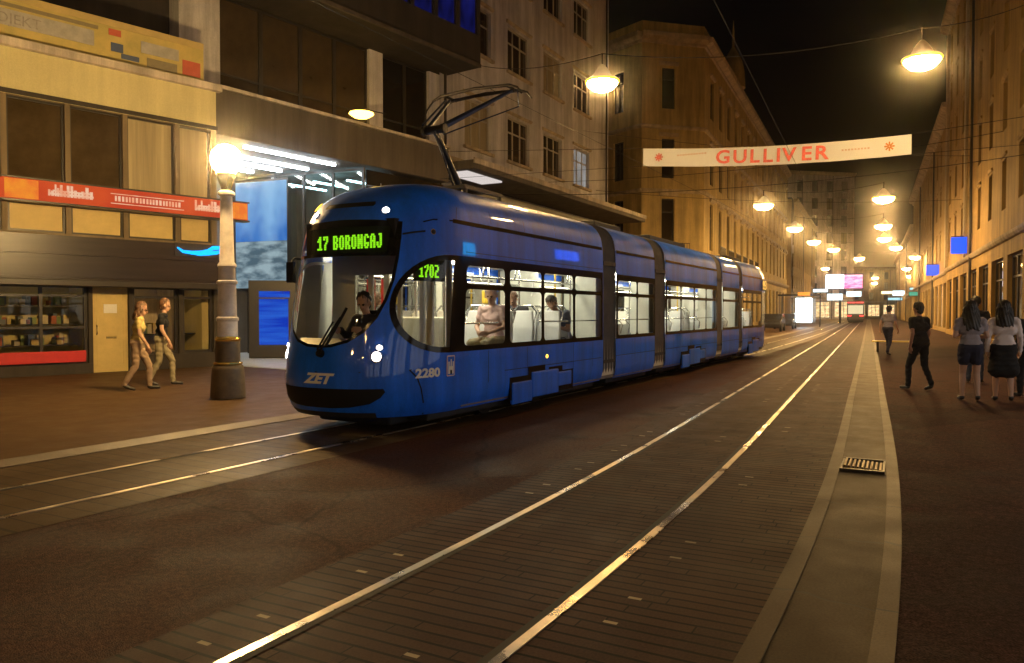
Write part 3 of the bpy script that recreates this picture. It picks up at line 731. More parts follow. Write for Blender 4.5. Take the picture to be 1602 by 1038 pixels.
# ---------- yellow corner building with chamfered corner
C0 = Vector((6.6, 60.2)); C1 = Vector((9.5, 56.5)); C2 = Vector((14.4, 57.8))
cor = empty('corner_building', (C1.x, C1.y, 0), 0, 'ochre corner building with a chamfered end, belt courses and dark tall windows', 'building')
def head(a, b_): return math.degrees(math.atan2(b_.x-a.x, b_.y-a.y))
LENM = 62
Cm = C2 + Vector((math.sin(R(25.1)), math.cos(R(25.1))))*LENM
segs = [(C0, C1, 'side'), (C1, C2, 'chamfer'), (C2, Cm, 'main')]
HC = 22.0
for a_, b_, kind in segs:
    F = loc_of(cor, FM(a_.x, a_.y, head(a_, b_))); W = (b_-a_).length
    ops = []; ws = []
    if kind == 'chamfer': xc_l = [W*.42]
    elif kind == 'side': xc_l = [W*.5]
    else: xc_l = [3 + k*3.9 for k in range(16)]
    for xc in xc_l:
        w = .52 if kind != 'main' else .65
        for z0, h in ((6.4, 3.6), (11.5, 2.9), (16.6, 3.0)): ops.append((xc-w, xc+w, z0, z0+h))
        ops.append((xc-w*1.6, xc+w*1.6, .5, 4.4))
    wall_mesh(0, W, -.06, HC, ops, .35).build('wall', M['w_yellow'], cor, Mx=F)
    for i, (x0, x1, z0, z1) in enumerate(ops):
        g = z0 < 1
        window(cor, F, x0, x1, z0, z1, 1 if kind == 'chamfer' else 2, (.72,), 'winframe_d', 'pane_warm' if g and kind == 'main' else 'pane', .2, .08, name='shop_window' if g else 'window')
        if not g and kind != 'side': moulding(cor, 'window_hood', F, x0-.25, x1+.25, z1+.15, BELT, 'trim')
    moulding(cor, 'cornice', F, -.1, W+.1, HC-.72, CORN, 'trim')
    moulding(cor, 'belt', F, -.05, W+.05, 15.1, BELT, 'trim'); moulding(cor, 'belt', F, -.05, W+.05, 10.4, BELT, 'trim')
    moulding(cor, 'belt', F, -.05, W+.05, 5.1, [(0, 0), (.2, .05), (.4, .2), (.42, .4), (.02, .45)], 'trim')
    part_box(cor, 'parapet', F, (0, W, .05, .4, HC+.002, HC+.9), 'w_yellow')
    if kind != 'side':
        for xc in xc_l[:6]:                              # iron balconies of the first floor
            bl = part_box(cor, 'balcony', F, (xc-1.3, xc+1.3, -.95, -.43, 5.6, 5.75), 'trim')
            b = MB()
            for k in range(14): b.box(xc-1.28+k*2.56/13-.012, xc-1.28+k*2.56/13+.012, -.94, -.915, 5.75, 6.6)
            b.box(xc-1.3, xc+1.3, -.95, -.91, 6.6, 6.65); b.build('railing', M['iron'], bl)
b = MB(); inn = Vector((-math.cos(R(25.1)), math.sin(R(25.1))))
pl = [C0, C1, C2, Cm, Cm+inn*12, C0+inn*6]; rel = [(p.x-C1.x, p.y-C1.y) for p in pl]
b.loft([[(x, y, HC-.3) for x, y in rel], [(x*.98-.1, y*.99+.5, HC+.4) for x, y in rel]]); b.build('roof', M['w_dark'], cor)
b = MB(); b.lathe([(1.1, 0), (1.0, 1.5), (.8, 2.5), (.35, 3.4), (.12, 3.8), (.1, 5.2), (.02, 6.2)], (10.8, 14.5, HC+.1), 16)
b.build('corner_turret', M['w_yellow'], cor, True)

# ---------- generic street block
def block(name, label, F, W, H, depth, wm, cols, rows, ww, wh, z_first, dz, x_first, dx, lit=(), groundm='pane_warm', fm='winframe_d', arch=True, hood=True):
    o = empty(name, tuple(F.translation), 0, label, 'building'); F_ = loc_of(o, F)
    ops = []
    for c in range(cols):
        x = x_first+c*dx
        for r in range(rows): ops.append((x-ww/2, x+ww/2, z_first+r*dz, z_first+r*dz+wh))
    gr = []
    k = 0
    while k*4.6+4.4 < W: gr.append((k*4.6+.7, k*4.6+4.2, .35, 3.9)); k += 1
    wall_mesh(0, W, -.06, H, ops+gr, .35).build('wall', M[wm], o, Mx=F_)
    for i, (x0, x1, z0, z1) in enumerate(ops):
        window(o, F_, x0, x1, z0, z1, 2, (.7,), fm, 'pane_lit' if i in lit else ('pane', 'pane', 'pane_curtain', 'pane_shade', 'pane')[(i*7+cols) % 5], .2, .08)
        if hood: moulding(o, 'window_hood', F_, x0-.15, x1+.15, z1+.1, [(0, 0), (.05, .03), (.08, .12), (.02, .15)], wm)
    for x0, x1, z0, z1 in gr: window(o, F_, x0, x1, z0, z1, 3, (.75,), 'winframe_d', groundm, .22, .1, name='shop_window')
    moulding(o, 'cornice', F_, -.1, W+.1, H-.72, CORN, 'trim'); moulding(o, 'belt', F_, 0, W, 4.5, BELT, 'trim')
    part_box(o, 'end_wall', F_, (.003, .3, .36, depth, -.06, H-.01), wm); part_box(o, 'end_wall', F_, (W-.3, W-.003, .36, depth, -.06, H-.01), wm)
    part_box(o, 'roof', F_, (0, W, .36, depth, H, H+.25), 'w_dark')
    for x in (W*.33, W*.72):
        b = MB(); b.tube([(x, -.1, .1), (x, -.1, H-.8)], .07, 8); b.build('drain_pipe', M['winframe_d'], o, Mx=F_)
    return o, F_
def right_facade(d0, d1, perp):
    """facade on the right side; local x runs from far to near"""
    def at(d): return Vector(((perp + math.sin(R(25.1))*d)/math.cos(R(25.1)), d))
    f, n = at(d1), at(d0)
    return FM(f.x, f.y, 25.1+180), (f-n).length
F, W = right_facade(13, 57, 5.0)
r1, F_ = block('ochre_building', 'tall ochre building along the right pavement lit by street lamps', F, W, 22.5, 14, 'w_ochre', 11, 5, 1.15, 2.1, 5.9, 3.35, 2.2, 4.15, lit=(17,), groundm='pane_shade')
part_box(r1, 'corner_pilaster', F_, (.0, 1.1, -.18, -.003, 4.85, 21.7), 'trim', .03)
part_box(r1, 'corner_pilaster', F_, (12.6, 13.3, -.15, -.003, 4.85, 21.7), 'trim', .03)
F, W = right_facade(-20, 12.7, 5.0)
block('near_building', 'near end of the ochre street front on the right, beside the camera', F, W, 20, 12, 'w_ochre', 8, 3, 1.15, 2.1, 5.9, 3.35, 2.2, 4.15, groundm='pane_fill')  # ground-floor panes glow as added fill light on the tram side
F, W = right_facade(57.3, 108, 5.2)
r2, F2_ = block('ochre_house', 'lower ochre house beyond the tall building on the right', F, W, 17.2, 12, 'w_ochre2', 12, 3, 1.2, 2.2, 5.9, 3.7, 2.4, 4.1, groundm='pane_bright')
F, W = right_facade(108.3, 190, 5.4)
block('distant_right_house', 'dim row house at the far end of the right side under the last lamps', F, W, 14.0, 12, 'w_ochre2', 18, 3, 1.2, 2.0, 5.2, 3.2, 2.4, 4.4, groundm='pane_bright')
F = FM(56.5, 165, 78)
block('white_building', 'pale grey white block closing the street view below the banner', F, 19, 32, 14, 'w_white', 5, 7, 1.5, 2.4, 5.5, 3.7, 2.2, 3.6, groundm='pane_bright', hood=False)
F = FM(84, 232, 90)
block('end_building', 'low ochre building closing the far right end of the street', F, 42, 15, 12, 'w_ochre2', 9, 3, 1.3, 2.1, 5.4, 3.1, 2.6, 4.4, groundm='pane_bright')
F = FM(44.5, 121.5, 25.1)
block('distant_left_house', 'dim ochre house past the corner building on the left of the street', F, 55, 19.5, 12, 'w_ochre2', 12, 4, 1.2, 2.1, 5.4, 3.5, 2.2, 4.4, groundm='pane_bright')

# ------------------------------------------------------------------ lamps
def hang_lamp_mesh():
    root = empty('hanging_lamp', (0, 0, 0))
    b = MB(); b.lathe([(.02, -.29), (.15, -.275), (.29, -.22), (.39, -.12), (.43, 0)], seg=20)
    b.build('bowl', M['lamp_bowl'], root, True)
    b = MB(); b.lathe([(.434, -.045), (.45, -.06), (.47, -.02), (.462, .004), (.436, .004)], seg=24)
    b.build('rim', M['lamp_halo'], root, True)  # glowing amber ring imitates the yellow halo and trims up-light
    b = MB(); b.lathe([(.45, .006), (.44, .035), (.3, .07), (.24, .16), (.19, .26), (.12, .36), (.05, .44)], seg=20)
    b.build('cap', M['lampcap'], root, True)
    b = MB(); b.tube([(0, 0, .43), (0, 0, .75)], .018); b.build('hanger', M['iron'], root)
    return root
def px(x, y, d): return Vector(((x-801)/1200*d, d, 1.57+(489-y)/1200*d))
LH = hang_lamp_mesh()
lamps = [(941, 130, 21.1, 'hanging street lamp above the middle of the tram, nearest of the left row'), (1437, 95, 19.2, 'hanging street lamp high on the right, nearest of the right row'),
 (1193, 321, 44.3, 'hanging street lamp just above the tail of the tram'), (1242, 357, 56, 'second hanging lamp beyond the tram tail on the left row'), (1272, 378, 66, 'third hanging lamp beyond the tram tail on the left row'),
 (1303, 390, 76, 'fourth hanging lamp beyond the tram tail on the left row'), (1343, 404, 88, 'last hanging lamp of the left row above the pink screen'),
 (1380, 310, 41.7, 'hanging street lamp right under the banner, second of the right row'), (1380, 353, 54, 'third hanging lamp of the right row under the banner'), (1382, 373, 64, 'fourth hanging lamp of the right row in the distance'),
 (1400, 387, 72, 'fifth hanging lamp of the right row in the distance'), (1430, 402, 84, 'rightmost hanging lamp of the distant right row'), (1417, 420, 104, 'far hanging lamp above the green shop sign'), (1423, 432, 120, 'farthest hanging lamp of the right row'),
 (None, (-5.5, -14.5, 8.0), 0, 'hanging street lamp of the right row behind the camera'), (None, (-10.8, -7.6, 8.0), 0, 'hanging street lamp of the left row behind the camera'),
 (1333, 434, 140, 'added hanging lamp brightening the pale block far off')]  # this last lamp is added to brighten the pale block
for k_, d_l in enumerate((112, 150)):  # extra lamps added as fill for the far end of the street
    q_ = Vector(((-6.1+.424*d_l)/.906, d_l, 8.0)); lamps.append((None, tuple(q_), 50, ['small', 'faint small'][k_]+' added fill lamp on the left row far down the street'))
for k_, d_l in enumerate((142, 168)):  # same added fill lamps, continuing the right row
    q_ = Vector(((.6+.424*d_l)/.906, d_l, 8.0)); lamps.append((None, tuple(q_), 50, ['small', 'faint small'][k_]+' added fill lamp on the right row near the vanishing point'))
lamp_pts = []
for i, (x, y, d, lab) in enumerate(lamps):
    o = LH if i == 0 else copy_tree(LH)
    p = px(x, y, d) if x else Vector(y); o.location = p; lamp_pts.append(p)
    if d > 40: o.scale = (1.25, 1.25, 1.1)  # distant lamps enlarged to imitate the bloom of their light
    tag(o, lab, 'street lamp', 'hanging street lamps over the street')
# globe lamp post
gp = Vector(((356-801)/1200*13.6, 13.6, .06))
g = empty('lamp_post', tuple(gp), 0, 'pale ornate lamp post with a glowing globe on the left pavement', 'street lamp')
b = MB(); b.lathe([(.02, -.26), (.12, -.235), (.2, -.17), (.25, -.07), (.26, .02), (.23, .13), (.15, .22), (.05, .26), (.01, .265)], (0, 0, 4.2), 24); b.build('globe', M['globe'], g, True)
b = MB(); b.lathe([(.3, 0), (.3, .06), (.275, .5), (.26, .56), (.21, .6), (.21, .98), (.2, 1.02)], seg=20); b.build('base', M['postbase'], g, True)
b = MB(); b.lathe([(.235, .585), (.25, .6), (.25, .625), (.215, .64)], seg=20); b.build('base_ring', M['brass'], g, True)
b = MB(); b.lathe([(.205, 1.0), (.22, 1.03), (.21, 1.06), (.19, 1.08)], seg=20); b.build('base_ring', M['brass'], g, True)
b = MB(); b.lathe([(.175, 1.05), (.17, 1.35), (.19, 1.37), (.19, 1.41), (.16, 1.44), (.15, 2.0), (.175, 2.02), (.175, 2.06), (.145, 2.08), (.14, 2.3), (.16, 2.32), (.155, 2.36), (.125, 2.4), (.1, 3.55), (.145, 3.58), (.145, 3.62), (.1, 3.66)], seg=20)
b.build('shaft', M['post'], g, True)
b = MB(); b.lathe([(.075, 3.64), (.1, 3.72), (.17, 3.93), (.19, 3.95), (.17, 3.97), (.05, 3.975)], seg=12); b.build('lamp_holder', M['brass'], g, True)
# small lit fixture seen in the dark storey
wl = empty('wall_lamp', tuple(px(567, 181, 26.6)), R(-36), 'small bright wall lamp glowing on the dark storey above the beam', 'wall lamp')
b = MB(); b.lathe([(.02, -.13), (.25, -.12), (.43, 0), (.41, .04), (.05, .12)], seg=16); b.build('glass_shade', emis('wall_lamp_e', (1, .6, .1), 9), wl, True)
b = MB(); b.tube([(0, 0, .07), (0, .2, .2), (0, 1.2, .25)], .02); b.build('bracket', M['iron'], wl)

# ------------------------------------------------------------------ overhead wires
def wire(a, c, sag, label, r=.012, group='span wires across the street'):
    a, c = Vector(a), Vector(c); n = 24
    pts = [a.lerp(c, k/n) - Vector((0, 0, sag*4*(k/n)*(1-k/n))) for k in range(n+1)]
    b = MB(); b.tube(pts, r, 6); o = b.build('overhead_wire', M['wire']); return tag(o, label, 'wire', group)
def rp(d, z, perp=5.0): return Vector(((perp+math.sin(R(25.1))*d)/math.cos(R(25.1)), d, z))
l0 = lamp_pts[0]; l1 = lamp_pts[1]
wire((D @ Vector((12.2, -.06, 11.55))), l0+Vector((0, 0, .74)), .25, 'span wire from the dark overhang to the lamp above the tram')
wire(l0+Vector((0, 0, .74)), l1+Vector((0, 0, .74)), .35, 'span wire between the two nearest hanging lamps')
wire(l1+Vector((0, 0, .74)), rp(24, 11.5), .2, 'span wire from the nearest right lamp to the ochre wall')
wire(E @ Vector((9, 0, 8.3)), rp(33, 9.3), .45, 'span wire passing just under the banner at mid street')
wire(E @ Vector((3, 0, 6.9)), rp(28, 7.3), .5, 'low span wire in front of the beige building')
wire(E @ Vector((15, 0, 12.2)), rp(44, 10.5), .4, 'span wire high behind the banner')
wire(E @ Vector((17, 0, 9)), rp(48, 8.6), .4, 'span wire over the tram tail')
for i in (2, 3, 4, 5, 6):
    q = lamp_pts[i]+Vector((0, 0, .8)); k = lamp_pts[min(i+5, 11)]+Vector((0, 0, .8))
    wire(q, k, .3, ['span wire joining the lamp over the tram tail to the right row', 'second distant span wire between the lamp rows', 'third distant span wire between the lamp rows', 'fourth distant span wire between the lamp rows', 'farthest span wire between the lamp rows'][i-2])
def contact(path, z, lab):
    p = offs(path, 0); pts = [Vector((q.x, q.y, z)) for q in p[::6]]
    b = MB(); b.tube(pts, .0045, 5); tag(b.build('contact_wire', M['wire']), lab, 'wire', 'tram contact wires')
contact(L_PATH, 5.36, 'tram contact wire running above the blue tram and its pantograph')
contact(R_PATH, 5.5, 'tram contact wire running above the empty near track')

# ------------------------------------------------------------------ banner
ba = Vector((.17*26, 26, 0)); bd = Vector((math.cos(R(25.1)), -math.sin(R(25.1)), 0)); BW = 11.75
ban = empty('street_banner', (ba.x, ba.y, 6.8), -R(25.1), 'long white banner with red lettering hung across the street', 'banner')
ban.scale = (.684,)*3
n = 40; b = MB()
top = [(BW*k/n, 0, .43 - .4*4*(k/n)*(1-k/n)*.5 - .45*k/n) for k in range(n+1)]
for k in range(n):
    x, y, z = top[k]; x2, y2, z2 = top[k+1]; w1 = .03*math.sin(k*.9); w2 = .03*math.sin((k+1)*.9)
    b.quad((x, w1, z-.86), (x2, w2, z2-.86), (x2, 0, z2), (x, 0, z))
    b.quad((x, w1+.012, z-.86), (x, .012, z), (x2, .012, z2), (x2, w2+.012, z2-.86))
b.build('cloth', M['banner'], ban)
def bz(x): k = x/BW; return .43 - .8*k*(1-k) - .45*k - .43
x = 3.5
for ch in 'GULLIVER':
    me = text_mesh(ch, .86, align='LEFT', sx=1.1, extrude=.006, bold=.018); me.materials.append(M['bannerred'])
    wd = max(v.co.x for v in me.vertices)-min(v.co.x for v in me.vertices)
    link('letter', me, ban, Matrix.Translation((x, -.05, bz(x)-.3)) @ Matrix.Rotation(R(90), 4, 'X') @ Matrix.Rotation(R(-2), 4, 'Z'))
    x += wd+.16
for xx in (.8, 10.9):
    b = MB()
    for k in range(8):
        a = k*math.pi/4; T = Matrix.Translation((xx, -.05, bz(xx))) @ Matrix.Rotation(a, 4, 'Y')
        b.box(.02, .2, -.005, .005, -.03, .03, T=T)
    b.build('emblem', M['bannerred'] if xx < 5 else mat('banner_orange', (.6, .25, .08), .7), ban)
b = MB()
for k in range(11): b.box(1.7+k*.13, 1.78+k*.13, -.052, -.046, bz(2.2)+.1, bz(2.2)+.17)
for k in range(9): b.box(9.0+k*.13, 9.08+k*.13, -.052, -.046, bz(9.4)-.02, bz(9.4)+.05)
b.build('small_print', M['bannerpink'], ban)
b = MB(); b.tube([(-13, 0, 1.4), (0, 0, .43)], .012, 6); b.tube([(BW, 0, top[-1][2]), (BW+6.6, 0, top[-1][2]+.5)], .012, 6); b.tube([(0, 0, -.43), (-13, 0, -.2)], .01, 6)
b.tube([(BW, 0, top[-1][2]-.86), (BW+6.6, 0, top[-1][2]-.8)], .01, 6); b.build('rope', M['wire'], ban)

# ------------------------------------------------------------------ lit signs and far street things
def rsign(name, d, z, w, h, m, label, cat, out=.9, thick=.25):
    o = empty(name, tuple(rp(d, z)), -R(25.1), label, cat)      # local x across the street (to the right), y along it
    b = MB(); b.box(-out-w, -out, -thick/2, thick/2, -h/2, h/2); b.build('panel', m, o, bevel=.03)
    b = MB(); b.tube([(-out-w, 0, h/2+.05), (.1, 0, h/2+.05)], .03); b.build('bracket', M['iron'], o)
rsign('projecting_sign', 45, 5.5, 1.05, .95, M['sign_blue'], 'large blue lit sign projecting from the tall ochre building', 'sign', -.25)
rsign('projecting_sign', 66, 5.2, 1.05, .9, M['sign_blue'], 'smaller blue lit sign on the lower house farther along', 'sign', -.3)
for (x, y, d, w, h, m, lab) in ((1408, 459, 140, 2.6, .9, 'box_white', 'white lit shop sign far along the right side'), (1388, 458, 150, 2.2, .5, 'warm_e', 'pale yellow lit shop sign at the far right shops'),
                            (1440, 460, 96, 2.6, .45, 'green_e', 'green lit shop sign on the right beside the walking figures'), (1438, 452, 104, 2.4, .3, 'cyan_e', 'thin cyan lit sign above the green one'),
                            (1402, 468, 150, 3.0, .5, 'cyan_e', 'cyan lit shop front strip below the white sign'), (1283, 455, 90, 1.6, .35, 'box_white', 'white lit strip sign left of the pink screen')):
    o = empty('shop_sign', tuple(px(x, y, d)), -R(25.1), lab, 'shop sign', 'lit shop signs far along the street')
    b = MB(); b.box(-w/2, w/2, -.1, .1, -h/2, h/2); b.build('panel', M[m], o, bevel=.02)
    b = MB(); b.box(-w/2-.06, w/2+.06, .101, .2, -h/2-.06, h/2+.06); b.tube([(0, .15, -h/2), (0, .15, -(px(x, y, d).z))], .06); b.build('support', M['iron'], o)
o = empty('video_screen', tuple(px(1320, 441, 108)), -R(25.1), 'bright white and pink video screen at the end of the street', 'screen')
b = MB(); b.box(-2.4, -.05, -.15, .15, -.95, 1.0); b.build('white_panel', M['screen_w'], o)
b = MB(); b.box(0.0, 2.35, -.15, .15, -.95, .95); b.build('pink_panel', M['screen_p'], o)
b = MB(); b.box(-2.5, 2.45, .16, .4, -1.1, 1.1); b.tube([(-.5, .3, -1), (-.5, .3, -6.0)], .15); b.build('frame', M['iron'], o)
b = MB(); b.box(-2.2, -.2, -.15, .15, -2.6, -1.7); b.box(.3, 2.2, -.15, .15, -2.1, -1.4); b.build('lower_panel', M['box_white'], o)
o = empty('shelter', tuple(px(1258, 500, 80))[:2] + (.06,), -R(30), 'tram stop shelter with a glaring white advertising panel past the tram tail', 'shelter')
b = MB(); b.box(-.85, .75, -.12, .12, .45, 3.0); b.build('advert_panel', emis('advert', (.75, .92, 1), 6), o, bevel=.03)
b = MB(); b.box(-2.6, 1.6, -.3, 1.4, 3.25, 3.4); b.build('roof', M['iron'], o)
b = MB()
for x in (-2.4, 1.4): b.box(x, x+.08, .6, .68, 0, 3.25)
b.build('post', M['iron'], o)
b = MB(); b.box(-2.3, 1.4, 1.2, 1.22, .3, 3.1); b.build('pane', M['glass'], o)
b = MB(); b.box(-.6, .6, -.31, -.29, 3.26, 3.6); b.build('fascia_light', M['orange_e'], o)

def car(loc, rz, label):
    o = empty('parked_car', loc, rz, label, 'car', 'cars parked past the tram')
    prof = [(-2.1, .3), (-2.15, .62), (-1.95, .82), (-1.0, .93), (-.4, 1.38), (.9, 1.42), (1.65, 1.0), (2.05, .92), (2.12, .5), (2.05, .28)]
    b = MB(); b.loft([[(x, -.82, z) for x, z in prof], [(x, .82, z) for x, z in prof]]); b.build('body', M['carpaint'], o, bevel=.06)
    b = MB()
    for s in (-1, 1): b.quad((-.85, s*.83, .96), (-.38, s*.83, 1.3), (.85, s*.83, 1.33), (1.4, s*.83, 1.0))
    b.build('side_window', M['pane'], o)
    for x in (-1.3, 1.3):
        for s in (-1, 1):
            b = MB(); b.tube([(x, s*.7, .31), (x, s*.86, .31)], .31, 16); b.build('wheel', M['rubber'], o)
    for s in (-1, 1):
        b = MB(); b.box(2.06, 2.14, s*.62-.14, s*.62+.14, .68, .82); b.build('tail_light', M['red_e'] if False else M['redp'], o)
pth = offs(L_PATH, -3.4)
def at_d(path, d): return min(path, key=lambda p: abs(p.y-d))
for d, lab in ((62, 'dark parked car just past the tail of the tram'), (71, 'dark parked car behind another near the bright shelter')):
    p = at_d(pth, d); car((p.x, p.y, .06), R(90-25.1), lab)
# far tram seen from behind on the right track
p = at_d(R_PATH, 112)
o = empty('distant_tram', (p.x, p.y, 0), -R(25.1), 'distant tram driving away with a lit rear window and red lights', 'tram')
b = MB(); b.box(-1.15, 1.15, 0, 14, .35, 3.3); b.build('body', M['carpaint'], o, bevel=.15)
b = MB(); b.box(-1.0, 1.0, -.03, .0, 1.35, 2.6); b.build('rear_window', M['buslight'], o)
for s in (-1, 1):
    b = MB(); b.box(s*.8-.25, s*.8+.25, -.05, -.005, 1.0, 1.15); b.build('tail_light', M['red_e'], o)
    b = MB(); b.box(s*.55-.5, s*.55+.5, -.05, -.005, 2.95, 3.05); b.build('upper_light', M['red_e'], o)
b = MB(); b.box(-1.0, 1.0, -.1, .3, .15, .5); b.build('bumper', M['rubber'], o)
for k in range(3):
    b = MB(); b.box(-1.16, -1.151, 1.5+k*4, 4.8+k*4, 1.3, 2.4); b.build('side_window', M['buslight'], o)
# lit signs on the near right facade, seen mirrored in the tram side
for d, z, m, w, lab in ((18.0, 4.2, 'neon_big', 1.1, 'cyan lit shop sign on the ochre wall just outside the right edge'), (24.6, 4.5, 'blue_big', 1.9, 'wide blue lit shop sign low on the ochre wall at the right edge')):
    o = empty('shop_sign', tuple(rp(d, z, 4.8)), R(90-25.1), lab, 'shop sign')
    b = MB(); b.box(-w/2, w/2, .0, .1, -.3, .3); b.build('panel', M[m], o, bevel=.02)
    b = MB(); b.box(-w/2-.05, w/2+.05, -.06, -.002, -.35, .35); b.build('backing', M['iron'], o)
# bench
p = px(1400, 552, 30)
o = empty('bench', (p.x, p.y, .014), -R(25.1), 'low yellow lit slatted bench on the right pavement behind the man in black', 'bench')
b = MB()
for k in range(4): b.box(-.8, .8, -.2+k*.11, -.11+k*.11, .4, .44)
b.build('seat', M['yellow'], o)
for x in (-.6, .6):
    b = MB(); b.box(x-.04, x+.04, -.18, .2, 0, .4); b.build('leg', M['iron'], o)
# drain grate
q0 = offs(R_PATH, 1.785); q = min(q0, key=lambda p: abs(p.y-7.6))
o = empty('drain_grate', (q.x, q.y, .008), R(90-27), 'square iron drain grate tilted in the pale gutter', 'drain')
b = MB(); b.box(-.32, .32, -.2, .2, .002, .008); b.build('pit', M['groove'], o)
b = MB()
for k in range(9): b.box(-.22, .2, -.17+k*.04, -.15+k*.04, .01+.002*k, .022+.003*k)
b.build('grille', mat('grille', (.16, .11, .05), .5, .7), o)
b = MB(); b.box(-.33, -.29, -.2, .2, .003, .03); b.box(.29, .33, -.2, .2, .003, .03); b.box(-.29, .29, -.2, -.18, .003, .026); b.box(-.29, .29, .18, .2, .003, .026); b.build('rim', M['iron'], o)
# ------------------------------------------------------------------ the tram
T0 = tax(7.4); TR = math.pi/2 - HT
tram = empty('tram', (T0.x, T0.y, 0), TR, 'long blue articulated tram with a lit interior, number 2280 and a raised pantograph', 'tram')
TMX = Matrix.Translation((T0.x, T0.y, 0)) @ Matrix.Rotation(TR, 4, 'Z')
LT = 21.9; WID = 1.15; LN = 1.25; NE = 2.4; LEND = 2.0
zt = np.array([.27, .36, .5, .68, .95, 1.1, 1.6, 2.2, 2.72, 2.82, 2.98, 3.13, 3.24, 3.32, 3.36, 3.375])
wt = np.array([1.07, 1.12, 1.145, 1.15, 1.15, 1.15, 1.15, 1.148, 1.135, 1.125, 1.09, 1.0, .87, .64, .36, 0.0])
xt = np.array([.16, .08, .03, .0, .015, .05, .15, .3, .47, .52, .65, .84, 1.06, 1.36, 1.65, 1.95])
def hermite(xs, ys, x):
    i = int(np.clip(np.searchsorted(xs, x)-1, 0, len(xs)-2)); h = xs[i+1]-xs[i]; s = (x-xs[i])/h
    d = np.diff(ys)/np.diff(xs)
    def sl(k):
        if k == 0: return d[0]
        if k == len(xs)-1: return d[-1]
        return 0 if d[k-1]*d[k] <= 0 else 2*d[k-1]*d[k]/(d[k-1]+d[k])
    m0, m1 = sl(i), sl(i+1)
    return ys[i]*(2*s**3-3*s**2+1)+ys[i+1]*(3*s**2-2*s**3)+h*(m0*(s**3-2*s**2+s)+m1*(s**3-s**2))
_a = np.linspace(0, math.pi/2, 400)
_y = WID*np.sin(_a)**(2/NE); _x = LN*(1-np.cos(_a)**(2/NE))
_s = np.concatenate([[0], np.cumsum(np.hypot(np.diff(_x), np.diff(_y)))]); U0 = float(_s[-1]); xt -= .34
def P(u, z):
    au = abs(u); sg = -1 if u >= 0 else 1
    if au < U0: x = float(np.interp(au, _s, _x)); y = float(np.interp(au, _s, _y))
    else: x = LN+au-U0; y = WID
    w = hermite(zt, wt, z); x0 = hermite(zt, xt, z)
    if x < LEND: x = x0 + x*(LEND-x0)/LEND
    return Vector((x, sg*y*w/WID, z))
def PN(u, z):
    e = .004
    du = P(u+e, z)-P(u-e, z); dz = P(u, min(z+e, 3.37))-P(u, z-e)
    n = du.cross(dz); n.normalize(); return n
def X2U(x): return U0 + x - LN
def inpoly(pts, poly):
    x, y = pts[:, 0], pts[:, 1]; c = np.zeros(len(pts), bool); n = len(poly); j = n-1
    for i in range(n):
        xi, yi = poly[i]; xj, yj = poly[j]
        if yi != yj: c ^= ((yi > y) != (yj > y)) & (x < (xj-xi)*(y-yi)/(yj-yi)+xi)
        j = i
    return c
def dens(loop, step):
    out = []
    for i in range(len(loop)):
        a = Vector(loop[i]); b_ = Vector(loop[(i+1) % len(loop)]); n = max(1, int((b_-a).length/step))
        for k in range(n): out.append(tuple(a.lerp(b_, k/n)))
    return out
def rrect(x0, x1, z0, z1, r, n=5):
    out = []
    for cx, cz, a0 in ((x1-r, z1-r, 0), (x0+r, z1-r, 90), (x0+r, z0+r, 180), (x1-r, z0+r, 270)):
        for k in range(n+1):
            a = R(a0+90*k/n); out.append((cx+r*math.cos(a), cz+r*math.sin(a)))
    return out
def patch(name, outer, holes, off, m, us, zs, step=.07, fn=None, nfn=None):
    fn = fn or P; nfn = nfn or PN
    o = dens(outer, step); hs = [dens(h, step) for h in holes]
    pts = []; edges = []
    for lp_ in [o]+hs:
        n0 = len(pts); pts += lp_; edges += [(n0+i, n0+(i+1) % len(lp_)) for i in range(len(lp_))]
    g = np.array([(u, z) for u in us for z in zs])
    if len(g):
        ok = inpoly(g, o)
        for h in hs: ok &= ~inpoly(g, h)
        base = np.array(pts)
        d2 = ((g[:, None, :]-base[None, :, :])**2).sum(2).min(1); ok &= d2 > (step*.35)**2
        pts += [tuple(p) for p in g[ok]]
    r = geometry.delaunay_2d_cdt([Vector(p) for p in pts], edges, [], 0, 1e-6)
    V = np.array([(v.x, v.y) for v in r[0]]); F = np.array([f for f in r[2] if len(f) == 3])
    cen = V[F].mean(1); keep = inpoly(cen, o)
    for h in hs: keep &= ~inpoly(cen, h)
    F = F[keep]; b = MB()
    b.v = [tuple(fn(u, z)+nfn(u, z)*off) for u, z in V]
    for f in F:
        a, c, e_ = (V[i] for i in f)
        if (c[0]-a[0])*(e_[1]-a[1])-(c[1]-a[1])*(e_[0]-a[0]) < 0: f = f[::-1]
        b.f.append(tuple(int(i) for i in f)); b.mi.append(0)
    me = bpy.data.meshes.new(name); me.from_pydata(b.v, [], b.f); me.materials.append(m)
    for p in me.polygons: p.use_smooth = True
    bm = bmesh.new(); bm.from_mesh(me); bmesh.ops.remove_doubles(bm, verts=bm.verts, dist=1e-4)
    loose = [v for v in bm.verts if not v.link_faces]; bmesh.ops.delete(bm, geom=loose, context='VERTS'); bm.to_mesh(me); bm.free()
    return link(name, me, tram)
def arc(a, b_, st): n = max(1, int(round(abs(b_-a)/st))); return [a+(b_-a)*k/n for k in range(n+1)]

J = [(6.1, 6.75), (9.1, 9.85), (14.55, 15.15), (17.3, 17.75)]
XE1 = J[0][0]; UE = X2U(XE1)
ZB, ZT_ = 1.05, 2.32
